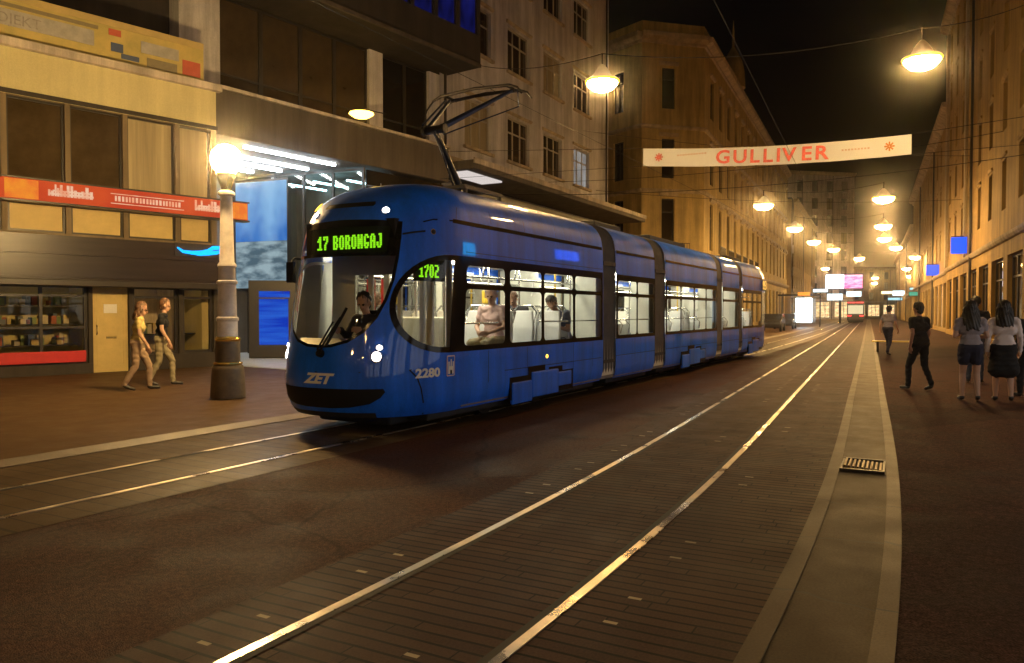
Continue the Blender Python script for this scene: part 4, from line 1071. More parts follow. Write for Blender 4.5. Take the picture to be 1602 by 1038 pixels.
# shapes in the unrolled (u, z) plane
ws_half = [(0, 1.13), (.2, 1.14), (.42, 1.2), (.6, 1.32), (.74, 1.5), (.83, 1.72), (.885, 1.98), (.9, 2.25), (.895, 2.5), (.875, 2.71), (.5, 2.735), (0, 2.75)]
wshield = ws_half + [(-u, z) for u, z in ws_half[-2:0:-1]]
def scale_poly(p, k, c): return [(c[0]+(x-c[0])*k, c[1]+(z-c[1])*k) for x, z in p]
_g = [(u*.955, 1.94+(z-1.94)*.955) for u, z in wshield]
ws_glass = [p for p in _g if p[0] >= 0 and p[1] < 2.2] + [(.858, 2.27), (-.858, 2.27)] + [p for p in _g if p[0] < 0 and p[1] < 2.2]
ws_disp = rrect(-.74, .74, 2.31, 2.65, .03)
UC = X2U(1.04)                              # right end of the cab side window
uc0 = UC-.02; ea = .86; eb = (ZT_-ZB)/2; zc = (ZT_+ZB)/2
def cab_shape(sh, right, k=1): return [(uc0 - (ea-sh)*math.cos(t), zc + (eb-sh)*math.sin(t)*1.0) for t in [math.pi/2*(1-2*i/16) for i in range(17)]][::-1]
band_near = [(uc0-ea*abs(math.cos(t))**.85, zc+eb*math.sin(t)) for t in [math.pi/2 - math.pi*i/20 for i in range(21)]] + [(UE-.03, ZB), (UE-.03, ZT_)]
cab_glass = [(uc0-(ea-.075)*abs(math.cos(t))**.85, zc+(eb-.07)*math.sin(t)) for t in [math.pi/2 - math.pi*i/20 for i in range(21)]] + [(UC, ZB+.07), (UC, ZT_-.07)]
band_far = [(-u, z) for u, z in band_near]; cab_glass_f = [(-u, z) for u, z in cab_glass]
def inner_of(poly, d):                      # body opening: a little smaller than the black frame
    c = (sum(p[0] for p in poly)/len(poly), sum(p[1] for p in poly)/len(poly))
    w = max(p[0] for p in poly)-min(p[0] for p in poly); h = max(p[1] for p in poly)-min(p[1] for p in poly)
    return [(c[0]+(p[0]-c[0])*(1-2*d/w), c[1]+(p[1]-c[1])*(1-2*d/h)) for p in poly]
us = arc(-UE, UE, .09); zs = sorted(arc(.27, 2.75, .09)+[2.82, 2.9, 2.98, 3.05, 3.13, 3.19, 3.24, 3.29, 3.32, 3.345, 3.36, 3.37])
patch('cab_body', [(-UE, .27), (UE, .27), (UE, 3.375), (-UE, 3.375)], [inner_of(wshield, .02), inner_of(band_near, .02), inner_of(band_far, .02)], 0, M['blue'], us, zs, .08)
fr = patch('windshield_frame', wshield, [ws_glass, ws_disp], .006, M['black'], us, zs, .05)
g_ = patch('windshield', inner_of(ws_glass, -.01), [], .001, M['windshield'], us, zs, .06)
patch('display_window', inner_of(ws_disp, -.01), [], .001, M['windshield'], us, zs, .08)
SW = [(1.34, 2.34), (2.5, 3.52), (3.62, 4.72), (4.82, 6.0)]
holes = [cab_glass]; panes = [cab_glass]
for x0, x1 in SW:
    for z0, z1 in ((1.12, 1.885), (1.955, 2.2)):
        h = rrect(X2U(x0), X2U(x1), z0, z1, .07); holes.append(h); panes.append(h)
patch('window_band', band_near, holes, .006, M['black'], us, zs, .05)
for h in panes: patch('side_window', inner_of(h, -.012), [], .001, M['glass'], us, zs, .08)
fh = [cab_glass_f]
for x0, x1 in ((1.3, 2.5), (2.75, 3.9), (4.1, 5.9)): fh.append(rrect(-X2U(x1), -X2U(x0), .55 if x0 > 4 else 1.12, 2.2, .07))
fh[-1] = rrect(-X2U(5.9), -X2U(4.1), 1.12, 2.2, .07)
patch('far_window_band', band_far, fh, .006, M['lining'], us, zs, .08)
for h in fh: patch('far_side_window', inner_of(h, -.012), [], .001, M['glass'], us, zs, .12)
# dark bumper mouth, seams, lights, lettering on the nose
mouth = [(-.93, .64), (.87, .64), (.89, .6), (.83, .53), (.7, .455), (.45, .41), (.2, .395), (-.2, .395), (-.45, .41), (-.7, .455), (-.88, .53), (-.95, .6)]
patch('bumper_mouth', mouth, [], .008, M['rubber'], us, zs, .05)
patch('vent', [(-.42, 2.985), (.42, 2.985), (.44, 2.945), (.42, 2.92), (-.42, 2.92), (-.44, 2.945)], [], .008, M['rubber'], us, zs, .05)
def strip_on(name, pts, w, off, m):
    b = MB()
    rows = []
    for i, (u, z) in enumerate(pts):
        du = pts[min(i+1, len(pts)-1)][0]-pts[max(i-1, 0)][0]; dz = pts[min(i+1, len(pts)-1)][1]-pts[max(i-1, 0)][1]
        l = math.hypot(du, dz); a = (-dz/l*w/2, du/l*w/2)
        rows.append([P(u+a[0], z+a[1])+PN(u, z)*off, P(u-a[0], z-a[1])+PN(u, z)*off])
    for i in range(len(rows)-1): b.quad(rows[i][0], rows[i][1], rows[i+1][1], rows[i+1][0])
    return b.build(name, M[m], tram)
for s in (1, -1):
    strip_on('bumper_seam', [(s*1.34, .28), (s*1.34, .45), (s*1.32, .62), (s*1.27, .76), (s*1.17, .86)], .018, .003, 'rubber')
strip_on('panel_seam', [(-1.2, .86), (-.6, .84), (0, .835), (.6, .84), (1.2, .86)], .012, .003, 'rubber')
strip_on('panel_seam', [(X2U(.55), .72), (X2U(2.4), .72), (X2U(6.0), .72)], .01, .003, 'rubber')
strip_on('panel_seam', [(X2U(1.02), 2.8), (X2U(1.02), 2.95), (X2U(1.05), 3.15)], .01, .003, 'rubber')
strip_on('panel_seam', [(X2U(3.0), 2.8), (X2U(3.0), 2.95), (X2U(3.0), 3.15)], .01, .003, 'rubber')
strip_on('rain_gutter', [(X2U(.95), 2.77)]+[(X2U(x), 2.765) for x in (1.2, 2, 3, 4, 5, 6.05)], .055, .006, 'black')
strip_on('rain_gutter', [(X2U(.45), 2.72), (X2U(.6), 2.76), (X2U(.95), 2.77)], .018, .006, 'black')
for x in (1.9, 3.05, 4.75, 5.6): strip_on('panel_seam', [(X2U(x), .3), (X2U(x), .6), (X2U(x), 1.03)], .009, .003, 'rubber')
for x in (2.0, 4.1, 5.2): strip_on('panel_seam', [(X2U(x), 2.82), (X2U(x), 2.98), (X2U(x), 3.15)], .009, .003, 'rubber')
strip_on('panel_seam', [(X2U(1.3), 2.38), (X2U(3), 2.38), (X2U(6.05), 2.38)], .008, .003, 'rubber')
strip_on('handrail_slot', [(X2U(.2), 2.55), (X2U(.35), 2.58), (X2U(.5), 2.6)], .025, .006, 'rubber')
def lamp_disc(name, u, z, ru, rz, m, depth=.012):
    b = MB(); c = P(u, z); n = PN(u, z); t = P(u+.01, z)-P(u-.01, z); t.normalize(); s_ = n.cross(t); s_.normalize()
    rings = []
    for k, o_ in ((1.0, .002), (.95, depth), (.5, depth*1.6), (.05, depth*1.8)):
        rings.append([c+n*o_+t*(ru*k*math.cos(a))+s_*(rz*k*math.sin(a)) for a in [2*math.pi*i/18 for i in range(18)]])
    b.loft(rings); o = b.build(name, M[m], tram, True)
    b = MB(); b.loft([[c+n*.001+t*(ru*1.3*math.cos(a))+s_*(rz*1.3*math.sin(a)) for a in [2*math.pi*i/18 for i in range(18)]], [c+n*.006+t*(ru*1.25*math.cos(a))+s_*(rz*1.25*math.sin(a)) for a in [2*math.pi*i/18 for i in range(18)]]])
    b.build('bezel', M['chrome'], o); return o
for s in (1, -1):
    lamp_disc('headlight', s*.78, 1.03, .056, .06, 'head'); lamp_disc('headlight', s*.8, 1.14, .036, .03, 'head')
    lamp_disc('upper_headlight', s*.62, 2.86, .045, .042, 'head')
lamp_disc('marker_light', -.86, 3.0, .035, .08, 'marker'); lamp_disc('marker_light', X2U(3.72), .86, .035, .03, 'marker')
lamp_disc('fitting', X2U(.62), 2.6, .03, .03, 'rubber')
def map_text(name, txt, size, u, z, m, off=.006, shear=0, sx=1.0, parent=None, bold=0):
    me = text_mesh(txt, size, name, .002, 'CENTER', shear, sx, bold)
    for v in me.vertices:
        q = P(u+v.co.x, z+v.co.y); v.co = q + PN(u+v.co.x, z+v.co.y)*(off+v.co.z)
    me.materials.append(M[m]); return link(name, me, tram)
map_text('fleet_number', '2280', .155, X2U(.72), .755, 'white', sx=1.12, bold=.006)
map_text('fleet_number', '2280', .12, -.98, .7, 'white', sx=1.2, shear=.15)
map_text('operator_logo', 'ZET', .17, .02, .7, 'white', shear=.35, sx=1.35, bold=.008)
uu = X2U(1.08); cr = patch('coat_of_arms', rrect(uu-.075, uu+.075, .74, 1.01, .02), [], .006, M['bannerpink'], us, zs, .05)
b = MB()
def sq(u0, u1, z0, z1, off): return [P(a, c)+PN(a, c)*off for a, c in ((u0, z0), (u1, z0), (u1, z1), (u0, z1))]
b.quad(*sq(uu-.06, uu+.06, .755, .995, .009)); b.build('shield', M['blue'], cr)
b = MB()
for r_ in ((-.05, .05, .77, .83), (-.05, -.028, .83, .93), (-.011, .011, .83, .96), (.028, .05, .83, .93), (-.03, .03, .825, .87)): b.quad(*sq(uu+r_[0], uu+r_[1], r_[2], r_[3], .0115+.0005*r_[0]))
b.build('castle', M['white'], cr); b = MB(); b.quad(*sq(uu-.015, uu+.015, .77, .82, .0135)); b.build('gate', M['black'], cr)
# wiper
b = MB()
w0 = [P(.05, 1.06)+PN(.05, 1.06)*.03, P(.12, 1.2)+PN(.12, 1.2)*.045, P(.3, 1.5)+PN(.3, 1.5)*.04]
b.tube(w0, .014); b.tube([P(.02, 1.1)+PN(.02, 1.1)*.045, P(.2, 1.45)+PN(.2, 1.45)*.03], .012); b.tube([P(.14, 1.16)+PN(.14, 1.16)*.03, P(.36, 1.62)+PN(.36, 1.62)*.028], .018)
b.build('wiper', M['rubber'], tram)
b = MB(); c = P(.06, 1.06); b.tube([c-PN(.06, 1.06)*.02, c+PN(.06, 1.06)*.05], .05, 12); b.build('wiper_motor', M['rubber'], tram)
# mirror arm and mirror on the far corner
b = MB(); q = P(-1.25, 2.3); b.tube([q, q+Vector((-.12, .1, .02)), q+Vector((-.15, .12, -.05))], .018); mo = b.build('mirror_arm', M['rubber'], tram)
b = MB(); b.box(-.03, .03, -.07, .07, -.32, -.03, T=Matrix.Translation(q+Vector((-.15, .13, 0)))); b.build('mirror', M['black'], mo, bevel=.015)

# --- following sections: constant profile
def side_fn(sgn): return (lambda x, z: Vector((x, -sgn*hermite(zt, wt, z), z))), (lambda x, z: Vector((0, -sgn, 0)))
ROOFZ = [2.72, 2.82, 2.9, 2.98, 3.06, 3.13, 3.19, 3.24, 3.29, 3.32, 3.345, 3.36, 3.37, 3.375]
def section(x0, x1, wins, tail=False):
    b = MB()
    prof_up = [ZT_-.015, 2.5]+ROOFZ; prof_lo = [.27, .32, .36, .43, .5, .68, .86, ZB+.015]
    def ring(x, k): return [(-hermite(zt, wt, z)*k, z) for z in prof_lo], [(-hermite(zt, wt, z)*k, z) for z in prof_up]
    for prof in (prof_lo, prof_up):
        for s in (-1, 1):
            st = [(x0, 1), (x1, 1)] if not tail else [(x0, 1), (x1-1.2, 1), (x1-.6, .985), (x1-.25, .94), (x1-.06, .84), (x1, .7)]
            rows = [[(x, s*hermite(zt, wt, z)*k, z) for z in prof] for x, k in st]
            b.loft(rows, closed=False, cap=False)
    if tail:                                   # rear end wall with a lit rear window
        zz = prof_lo+prof_up
        for i in range(len(zz)-1): 
            a = hermite(zt, wt, zz[i])*.7; c = hermite(zt, wt, zz[i+1])*.7
            if zz[i] < ZB or zz[i] > ZT_-.1: b.quad((x1, -a, zz[i]), (x1, a, zz[i]), (x1, c, zz[i+1]), (x1, -c, zz[i+1]))
    o = b.build('body_section', M['blue'], tram, True)
    if True:
        fn, nf = side_fn(1); xs_ = arc(x0, x1, 1.0); zs_ = [1.3, 1.7, 2.0]
        x1b = x1 - (1.1 if tail else 0)
        hs = []
        for a, c in wins:
            for z0, z1 in ((1.12, 1.885), (1.955, 2.2)): hs.append(rrect(a, c, z0, z1, .06, 3))
        patch('window_band', [(x0, ZB), (x1b, ZB), (x1b, ZT_), (x0, ZT_)], hs, .006, M['black'], [], [], .4, fn, nf)
        for h in hs: patch('side_window', inner_of(h, -.012), [], .001, M['glass'], [], [], .4, fn, nf)
        fn2, nf2 = side_fn(-1)
        hs = [rrect(a+.05, c-.05, 1.12, 2.2, .06, 3) for a, c in wins[::2]]
        patch('far_window_band', [(x0, ZB), (x1, ZB), (x1, ZT_), (x0, ZT_)], hs, .006, M['lining'], [], [], .4, fn2, nf2)
        for h in hs: patch('far_side_window', inner_of(h, -.012), [], .001, M['glass'], [], [], .4, fn2, nf2)
        b = MB(); 
        for z0, z1 in ((2.735, 2.79),): b.quad((x0+.03, -1.146, z0), (x1b, -1.146, z0), (x1b, -1.138, z1), (x0+.03, -1.138, z1))
        b.build('rain_gutter', M['black'], tram)
        xs2 = x0+.9
        while xs2 < x1b-.4:
            b = MB(); b.quad((xs2, -1.1535, .33), (xs2+.009, -1.1535, .33), (xs2+.009, -1.1535, 1.03), (xs2, -1.1535, 1.03)); b.build('panel_seam', M['rubber'], tram); xs2 += 1.15
        b = MB(); b.quad((x0+.02, -1.1536, .715), (x1b, -1.1536, .715), (x1b, -1.1536, .725), (x0+.02, -1.1536, .725)); b.build('panel_seam', M['rubber'], tram)
    return o
section(6.75, 9.1, [(6.85, 7.9), (7.98, 9.02)])
section(9.85, 14.55, [(9.95, 11.0), (11.1, 12.15), (12.25, 13.3), (13.4, 14.45)])
section(15.15, 17.3, [(15.25, 17.2)])
section(17.75, LT, [(17.85, 19.2), (19.3, 20.65)], True)
# tail glazing
b = MB(); k = [(LT-1.1, 1), (LT-.6, .985), (LT-.25, .94), (LT-.06, .84), (LT+.004, .7)]
for i in range(len(k)-1):
    for z0, z1 in ((ZB, ZT_),):
        b.quad((k[i][0], -1.152*k[i][1], z0), (k[i+1][0], -1.152*k[i+1][1], z0), (k[i+1][0], -1.152*k[i+1][1], z1), (k[i][0], -1.152*k[i][1], z1))
b.quad((LT+.004, -.806, ZB), (LT+.004, .806, ZB), (LT+.004, .806, ZT_), (LT+.004, -.806, ZT_)); b.build('rear_window', M['glass'], tram)
b = dot_text('993', .05, .045); o = b.build('rear_display', M['led_o'], tram, Mx=Matrix.Translation((LT-.62, -1.15, 2.55)) @ Matrix.Rotation(R(3), 4, 'Z'))
b = MB(); b.box(-.5, .45, .002, .01, -.2, .2); b.build('backing', M['black'], o)
# bellows
for x0, x1 in J:
    rings = []; n = 10
    full = [(-hermite(zt, wt, z), z) for z in [.3, .5, .95, 1.6, 2.2]+ROOFZ[:-1]]; full += [(-y, z) for y, z in reversed(full)]
    for i in range(n+1):
        kk = .985 if i % 2 == 0 else .95
        rings.append([(x0-.02+(x1-x0+.04)*i/n, y*kk, .3+(z-.3)*(1 if kk > .97 else .985)) for y, z in full])
    b = MB(); b.loft(rings, cap=False); b.build('bellows', M['bellows'], tram)
    for z0, z1 in ((2.46, 2.54), (.6, .66)):
        b = MB(); b.box(x0+.02, x1-.02, -1.15, -1.1, z0, z1); b.build('bellows_clip', M['under'], tram)
# underframe, bogies, skirt covers
b = MB()
for x0, x1 in ((.7, 6.1), (6.75, 9.1), (9.85, 14.5), (15.2, 17.3), (17.8, 21.2)): b.box(x0, x1, -.95, .95, .16, .42)
b.build('underframe', M['under'], tram, bevel=.03)
patch('coupler_cover', [(-.75, .272), (.75, .272), (.75, .34), (-.75, .34)], [], .003, M['under'], us, zs)
b = MB(); b.box(.35, 1.2, -.62, .62, .12, .3); b.build('coupler_tray', M['under'], tram, bevel=.05)
for xc in (3.6, 12.2, 19.7):
    for xo in (-.85, .85):
        for s in (-1, 1):
            b = MB(); b.tube([(xc+xo, s*.43, .3), (xc+xo, s*.57, .3)], .3, 20); b.build('wheel', M['iron'], tram)
    b = MB(); b.box(xc-1.1, xc+1.12, -1.158, -1.13, .26, .6); b.box(xc-.52, xc+.05, -1.158, -1.13, .59, .73); b.box(xc+.2, xc+.7, -1.157, -1.13, .59, .68); b.build('bogie_recess', M['black'], tram)
    b = MB()
    b.box(xc-1.05, xc-.42, -1.176, -1.12, .19, .52); b.box(xc-.421, xc+.52, -1.18, -1.12, .24, .64); b.box(xc+.519, xc+1.04, -1.174, -1.12, .34, .58)
    b.build('bogie_skirt', M['blue'], tram, bevel=.02)
# interior
b = MB(); b.box(1.25, 21.4, -1.1, 1.1, .3, .36); b.build('floor', M['tramfloor'], tram)
b = MB(); b.box(1.3, 6.1, -1.06, 1.06, 2.42, 2.46)
for x0, x1 in ((6.1, 6.8), (6.8, 9.1), (9.1, 9.9), (9.9, 14.5), (14.5, 15.2), (15.2, 17.3), (17.3, 17.8), (17.8, 21.5)): b.box(x0+.001, x1-.001, -1.06, 1.06, 2.42+.001, 2.46)
b.build('ceiling', M['lining'], tram)
b = MB(); b.box(1.3, 21.5, 1.08, 1.1, .36, 1.08); b.build('far_wall_lining', M['lining'], tram)
b = MB(); b.box(1.3, 21.5, -1.1, -1.085, .36, 1.06); b.build('near_wall_lining', M['lining'], tram)
b = MB()
for x0, x1 in J:
    b.box(x0-.1, x1+.1, .62, 1.04, .37, 2.41); b.box(x0-.1, x1+.1, -1.04, -.62, .37, 2.41)
b.build('gangway_lining', M['lining'], tram)
for x0, x1 in ((1.5, 3.6), (3.8, 5.9), (6.9, 9.0), (10.0, 12.1), (12.3, 14.4), (15.3, 17.2), (17.9, 19.6), (19.8, 21.3)):
    for y in (-.42, .42):
        b = MB(); b.box(x0, x1, y-.06, y+.06, 2.385, 2.419); b.build('ceiling_light', M['tube_tram'], tram)
b = MB()
for y0, y1 in ((-1.02, -.95), (-.2, -.14), (.3, .38), (.62, 1.05)): b.box(1.12, 1.16, y0, y1, .36, 2.42)
b.box(1.121, 1.159, -.95, 1.05, 2.1, 2.419); b.box(1.121, 1.159, -.95, .62, .36, .95); b.build('cab_partition', M['cream'], tram)
b = MB(); b.box(1.135, 1.145, -.95, .62, .95, 2.1); b.build('partition_pane', M['glass'], tram)
b = MB(); b.box(1.3, 1.34, .15, .25, .36, 2.42); b.box(1.3, 1.34, -.6, -.5, .36, 2.42); b.box(1.3, 1.36, -.45, -.38, .36, 2.42); b.build('door_post', M['white'], tram)
b = MB(); b.loft([[(-.05, -.6, .85), (-.05, .6, .85), (-.05, .6, 1.12), (-.05, -.6, 1.12)], [(.2, -.8, .8), (.2, .8, .8), (.2, .8, 1.24), (.2, -.8, 1.24)], [(.42, -.9, .8), (.42, .9, .8), (.42, .9, 1.1), (.42, -.9, 1.1)]])
b.build('dashboard', mat('dash', (.2, .18, .14), .4), tram, bevel=.03)
# destination displays
o = dot_text('17 BORONGAJ', .0172, .026).build('destination_display', M['led'], tram, Mx=Matrix.Translation((.26, -.02, 2.48)) @ Matrix.Rotation(R(-90), 4, 'Z'))
b = MB(); b.box(-.74, .74, .004, .1, -.17, .27); b.build('display_case', M['rubber'], o)
o = dot_text('1702', .0155, .024).build('side_display', M['led'], tram, Mx=Matrix.Translation((.66, -1.0, 2.1)) @ Matrix.Rotation(R(-10), 4, 'Z'))
b = MB(); b.box(-.22, .3, .004, .06, -.13, .2); b.build('display_case', M['rubber'], o)
# seats and rails inside
def seat(x, y, face, zf=.36):
    o = empty('seat_unit', (x, y, zf), 0); o.parent = tram
    return o
def seat_part(x, y, face, zf):
    T = Matrix.Translation((x, y, zf)) @ Matrix.Rotation(0 if face < 0 else math.pi, 4, 'Z')   # face<0: looks to the front (-x)
    b = MB(); b.box(-.22, .2, -.21, .21, .36, .43); o = b.build('seat', M['seatfab'], tram, Mx=T, bevel=.025)
    b = MB(); b.loft([[(.17, -.2, .4), (.17, .2, .4), (.24, .2, .4), (.24, -.2, .4)], [(.2, -.21, .7), (.2, .21, .7), (.26, .21, .7), (.26, -.21, .7)], [(.27, -.16, .98), (.27, .16, .98), (.31, .16, .98), (.31, -.16, .98)]])
    b.build('backrest', M['seat'], o, bevel=.02)
    b = MB(); b.tube([(.27, -.19, .78), (.3, -.22, .95), (.3, -.12, 1.06), (.3, .12, 1.06), (.3, .22, .95), (.27, .19, .78)], .014); b.build('grab_handle', M['chrome'], o)
    b = MB(); b.box(-.05, .1, -.06, .06, 0, .36); b.build('pedestal', M['tramfloor'], o)
seats = []
for x, face, zf in ((2.65, -1, .62), (3.35, -1, .62), (4.35, -1, .62), (5.15, 1, .62), (7.2, -1, .36), (8.2, 1, .36), (10.5, -1, .36), (11.6, -1, .62), (12.6, 1, .62), (13.6, 1, .36), (15.8, -1, .36), (16.7, 1, .36), (18.6, -1, .36), (19.4, -1, .62), (20.2, 1, .62)):
    for y in (-.78, -.32, .75): seat_part(x, y, face, zf)
b = MB(); b.box(2.2, 5.6, -1.08, -.1, .361, .62); b.box(2.2, 5.6, .5, 1.08, .361, .62); b.build('podium', M['tramfloor'], tram)
for x, y in ((1.75, -.5), (2.15, .3), (3.0, .12), (4.0, .12), (4.8, -.05), (5.8, -.6), (7.0, .3), (7.7, -.5), (8.8, -.3), (10.2, -.6), (11.1, .2), (12.0, -.2), (13.1, .3), (14.2, -.6), (15.5, .3), (16.4, -.5), (18.2, -.5), (19.0, .3), (20.4, -.3)):
    b = MB(); b.tube([(x, y, .36), (x, y, 2.42)], .019, 10); b.build('grab_pole', M['chrome'] if x < 6 else M['yellow'] if random.random() < .4 else M['chrome'], tram)
for y in (-.62, .62):
    b = MB(); b.tube([(1.4, y, 2.1), (6.0, y, 2.1)], .017, 8)
    for x in (1.6, 2.6, 3.6, 4.6, 5.6): b.tube([(x, y, 2.1), (x, y*1.1, 2.42)], .012, 6)
    b.build('hand_rail', M['chrome'], tram)
    b = MB(); b.tube([(6.9, y, 2.1), (21.0, y, 2.1)], .017, 8); b.build('hand_rail', M['chrome'], tram)
for (xa, xb) in ((1.25, 2.3), (3.6, 4.7), (4.85, 6.0), (6.9, 9.0), (10, 14.4)):
    b = MB(); b.tube([(xa, -1.06, 1.42), (xb, -1.06, 1.42)], .014, 8); b.build('window_bar', M['chrome'], tram)
for (x, y) in ((2.9, -.55), (3.4, .5), (4.4, -.55), (5.3, .5), (1.9, .55), (2.4, -.55)):
    b = MB(); b.tube([(x, y, 2.1), (x+.02, y, 1.95), (x+.07, y, 1.86), (x-.07, y, 1.86), (x-.02, y, 1.95), (x, y, 2.1)], .01, 6); b.build('strap_handle', M['white'], tram)
b = MB(); b.box(2.25, 2.33, .95, 1.06, 1.5, 2.1); b.build('red_panel', M['redp'], tram)
b = MB(); b.box(3.9, 4.08, .12, .2, 1.72, 1.95); b.build('ticket_validator', M['yellow'], tram, bevel=.02)
b = MB(); b.box(1.9, 2.3, -.3, .6, .37, 1.5); b.build('equipment_cabinet', M['cream'], tram, bevel=.02)
# pantograph
Pm = {}
pg_base = Vector((3.0, 0, 3.38)); knee = Vector((2.22, 0, 4.33)); headp = Vector((3.53, 0, 5.2))
b = MB()
b.box(2.35, 3.5, -.45, -.39, 3.44, 3.5); b.box(2.35, 3.5, .39, .45, 3.44, 3.5); b.box(2.95, 3.05, -.39, .39, 3.44, 3.52); b.box(2.35, 2.42, -.39, .39, 3.44, 3.49)
for x in (2.4, 3.45):
    for y in (-.42, .42): b.tube([(x, y, 3.3), (x, y, 3.44)], .045, 10)
pb = b.build('pantograph_base', M['iron'], tram)
b = MB(); b.tube([pg_base+Vector((0, 0, .08)), knee], [.062, .045], 12); b.build('pantograph_lower_arm', M['iron'], tram, True)
b = MB(); b.tube([pg_base+Vector((-.38, -.1, .1)), knee+Vector((-.13, -.1, -.06))], .016, 6); b.build('pantograph_rod', M['iron'], tram)
b = MB(); b.tube([knee+Vector((0, -.17, 0)), knee+Vector((0, .17, 0))], .062, 12); b.tube([knee+Vector((0, .15, 0)), knee+Vector((0, .2, 0))], .09, 12); b.tube([knee+Vector((0, -.2, 0)), knee+Vector((0, -.15, 0))], .075, 12); b.build('pantograph_knee', M['iron'], tram)
pm_ = mat('panto_blue', (.03, .05, .11), .35, .6)
b = MB(); b.tube([knee+Vector((0, -.13, .02)), headp+Vector((-.03, -.62, -.05))], [.05, .03], 10); b.tube([knee+Vector((0, .13, .02)), headp+Vector((-.03, .58, -.05))], [.04, .025], 10)
b.tube([knee+Vector((.1, -.1, -.06)), headp+Vector((.1, -.68, -.28)), headp+Vector((.02, -.7, -.02))], .012, 6); b.tube([knee+Vector((-.05, .18, .08)), headp+Vector((-.1, .62, -.06))], .016, 6)
b.build('pantograph_upper_arm', pm_, tram)
b = MB()
for dx in (-.17, .17):
    pts = [headp+Vector((dx, y, z)) for y, z in ((-.88, -.16), (-.8, -.05), (-.65, 0), (0, .035), (.65, 0), (.82, -.06), (.95, -.2), (.99, -.3))]
    b.tube(pts, [.014, .018, .028, .028, .028, .018, .014, .012], 8)
for y in (-.62, .58): b.tube([headp+Vector((-.17, y, -.01)), headp+Vector((.17, y, -.01))], .022, 8); b.tube([headp+Vector((0, y, -.07)), headp+Vector((0, y, -.01))], .03, 8)
b.tube([headp+Vector((0, -.62, -.04)), headp+Vector((0, .58, -.04))], .02, 8)
b.build('pantograph_head', M['iron'], tram)
b = MB()
for x0, x1 in ((7.2, 8.7), (10.6, 13.6), (18.4, 20.2)):
    b = MB(); b.box(x0, x1, -.5, .5, 3.33, 3.47); b.build('roof_unit', M['under'], tram, bevel=.04)
b = MB()
for k in range(6): b.tube([(.9+k*.35, .25, 3.3), (.9+k*.35, .25, 3.4)], .006, 5)
b.tube([(.95, .25, 3.33), (3.0, .25, 3.42)], .012, 6); b.build('roof_cable', M['white'], tram)
# ------------------------------------------------------------------ people
def capsule(b, a, c, ra, rb, seg=10):
    a, c = Vector(a), Vector(c); d = c-a
    if d.length < 1e-4: d = Vector((0, 0, 1e-3)); c = a+d
    L = d.length; d.normalize()
    t = d.cross(Vector((0, 0, 1)));
    if t.length < .1: t = d.cross(Vector((1, 0, 0)))
    t.normalize(); s_ = t.cross(d); rings = []
    for k in range(4): 
        th = math.pi/2*(1-k/4); th = max(.02, math.pi/2*k/4)
        rings.append((a-d*ra*math.cos(th), ra*math.sin(th)))
    rings.append((a, ra)); rings.append((c, rb))
    for k in range(3, -1, -1):
        th = max(.02, math.pi/2*k/4); rings.append((c+d*rb*math.cos(th), rb*math.sin(th)))
    b.loft([[p+(t*math.cos(2*math.pi*j/seg)+s_*math.sin(2*math.pi*j/seg))*r for j in range(seg)] for p, r in rings])
def remesh(b, voxel, smooth_it=2):
    me = bpy.data.meshes.new('tmp'); me.from_pydata(b.v, [], b.f)
    bm = bmesh.new(); bm.from_mesh(me); bmesh.ops.recalc_face_normals(bm, faces=bm.faces); bm.to_mesh(me); bm.free()
    o = bpy.data.objects.new('tmp', me); COL.objects.link(o)
    m = o.modifiers.new('r', 'REMESH'); m.mode = 'VOXEL'; m.voxel_size = voxel; m.adaptivity = 0
    s_ = o.modifiers.new('s', 'SMOOTH'); s_.iterations = smooth_it; s_.factor = .5
    dg = bpy.context.evaluated_depsgraph_get(); dg.update()
    r = bpy.data.meshes.new_from_object(o.evaluated_get(dg)); bpy.data.objects.remove(o); bpy.data.meshes.remove(me)
    for p in r.polygons: p.use_smooth = True
    return r
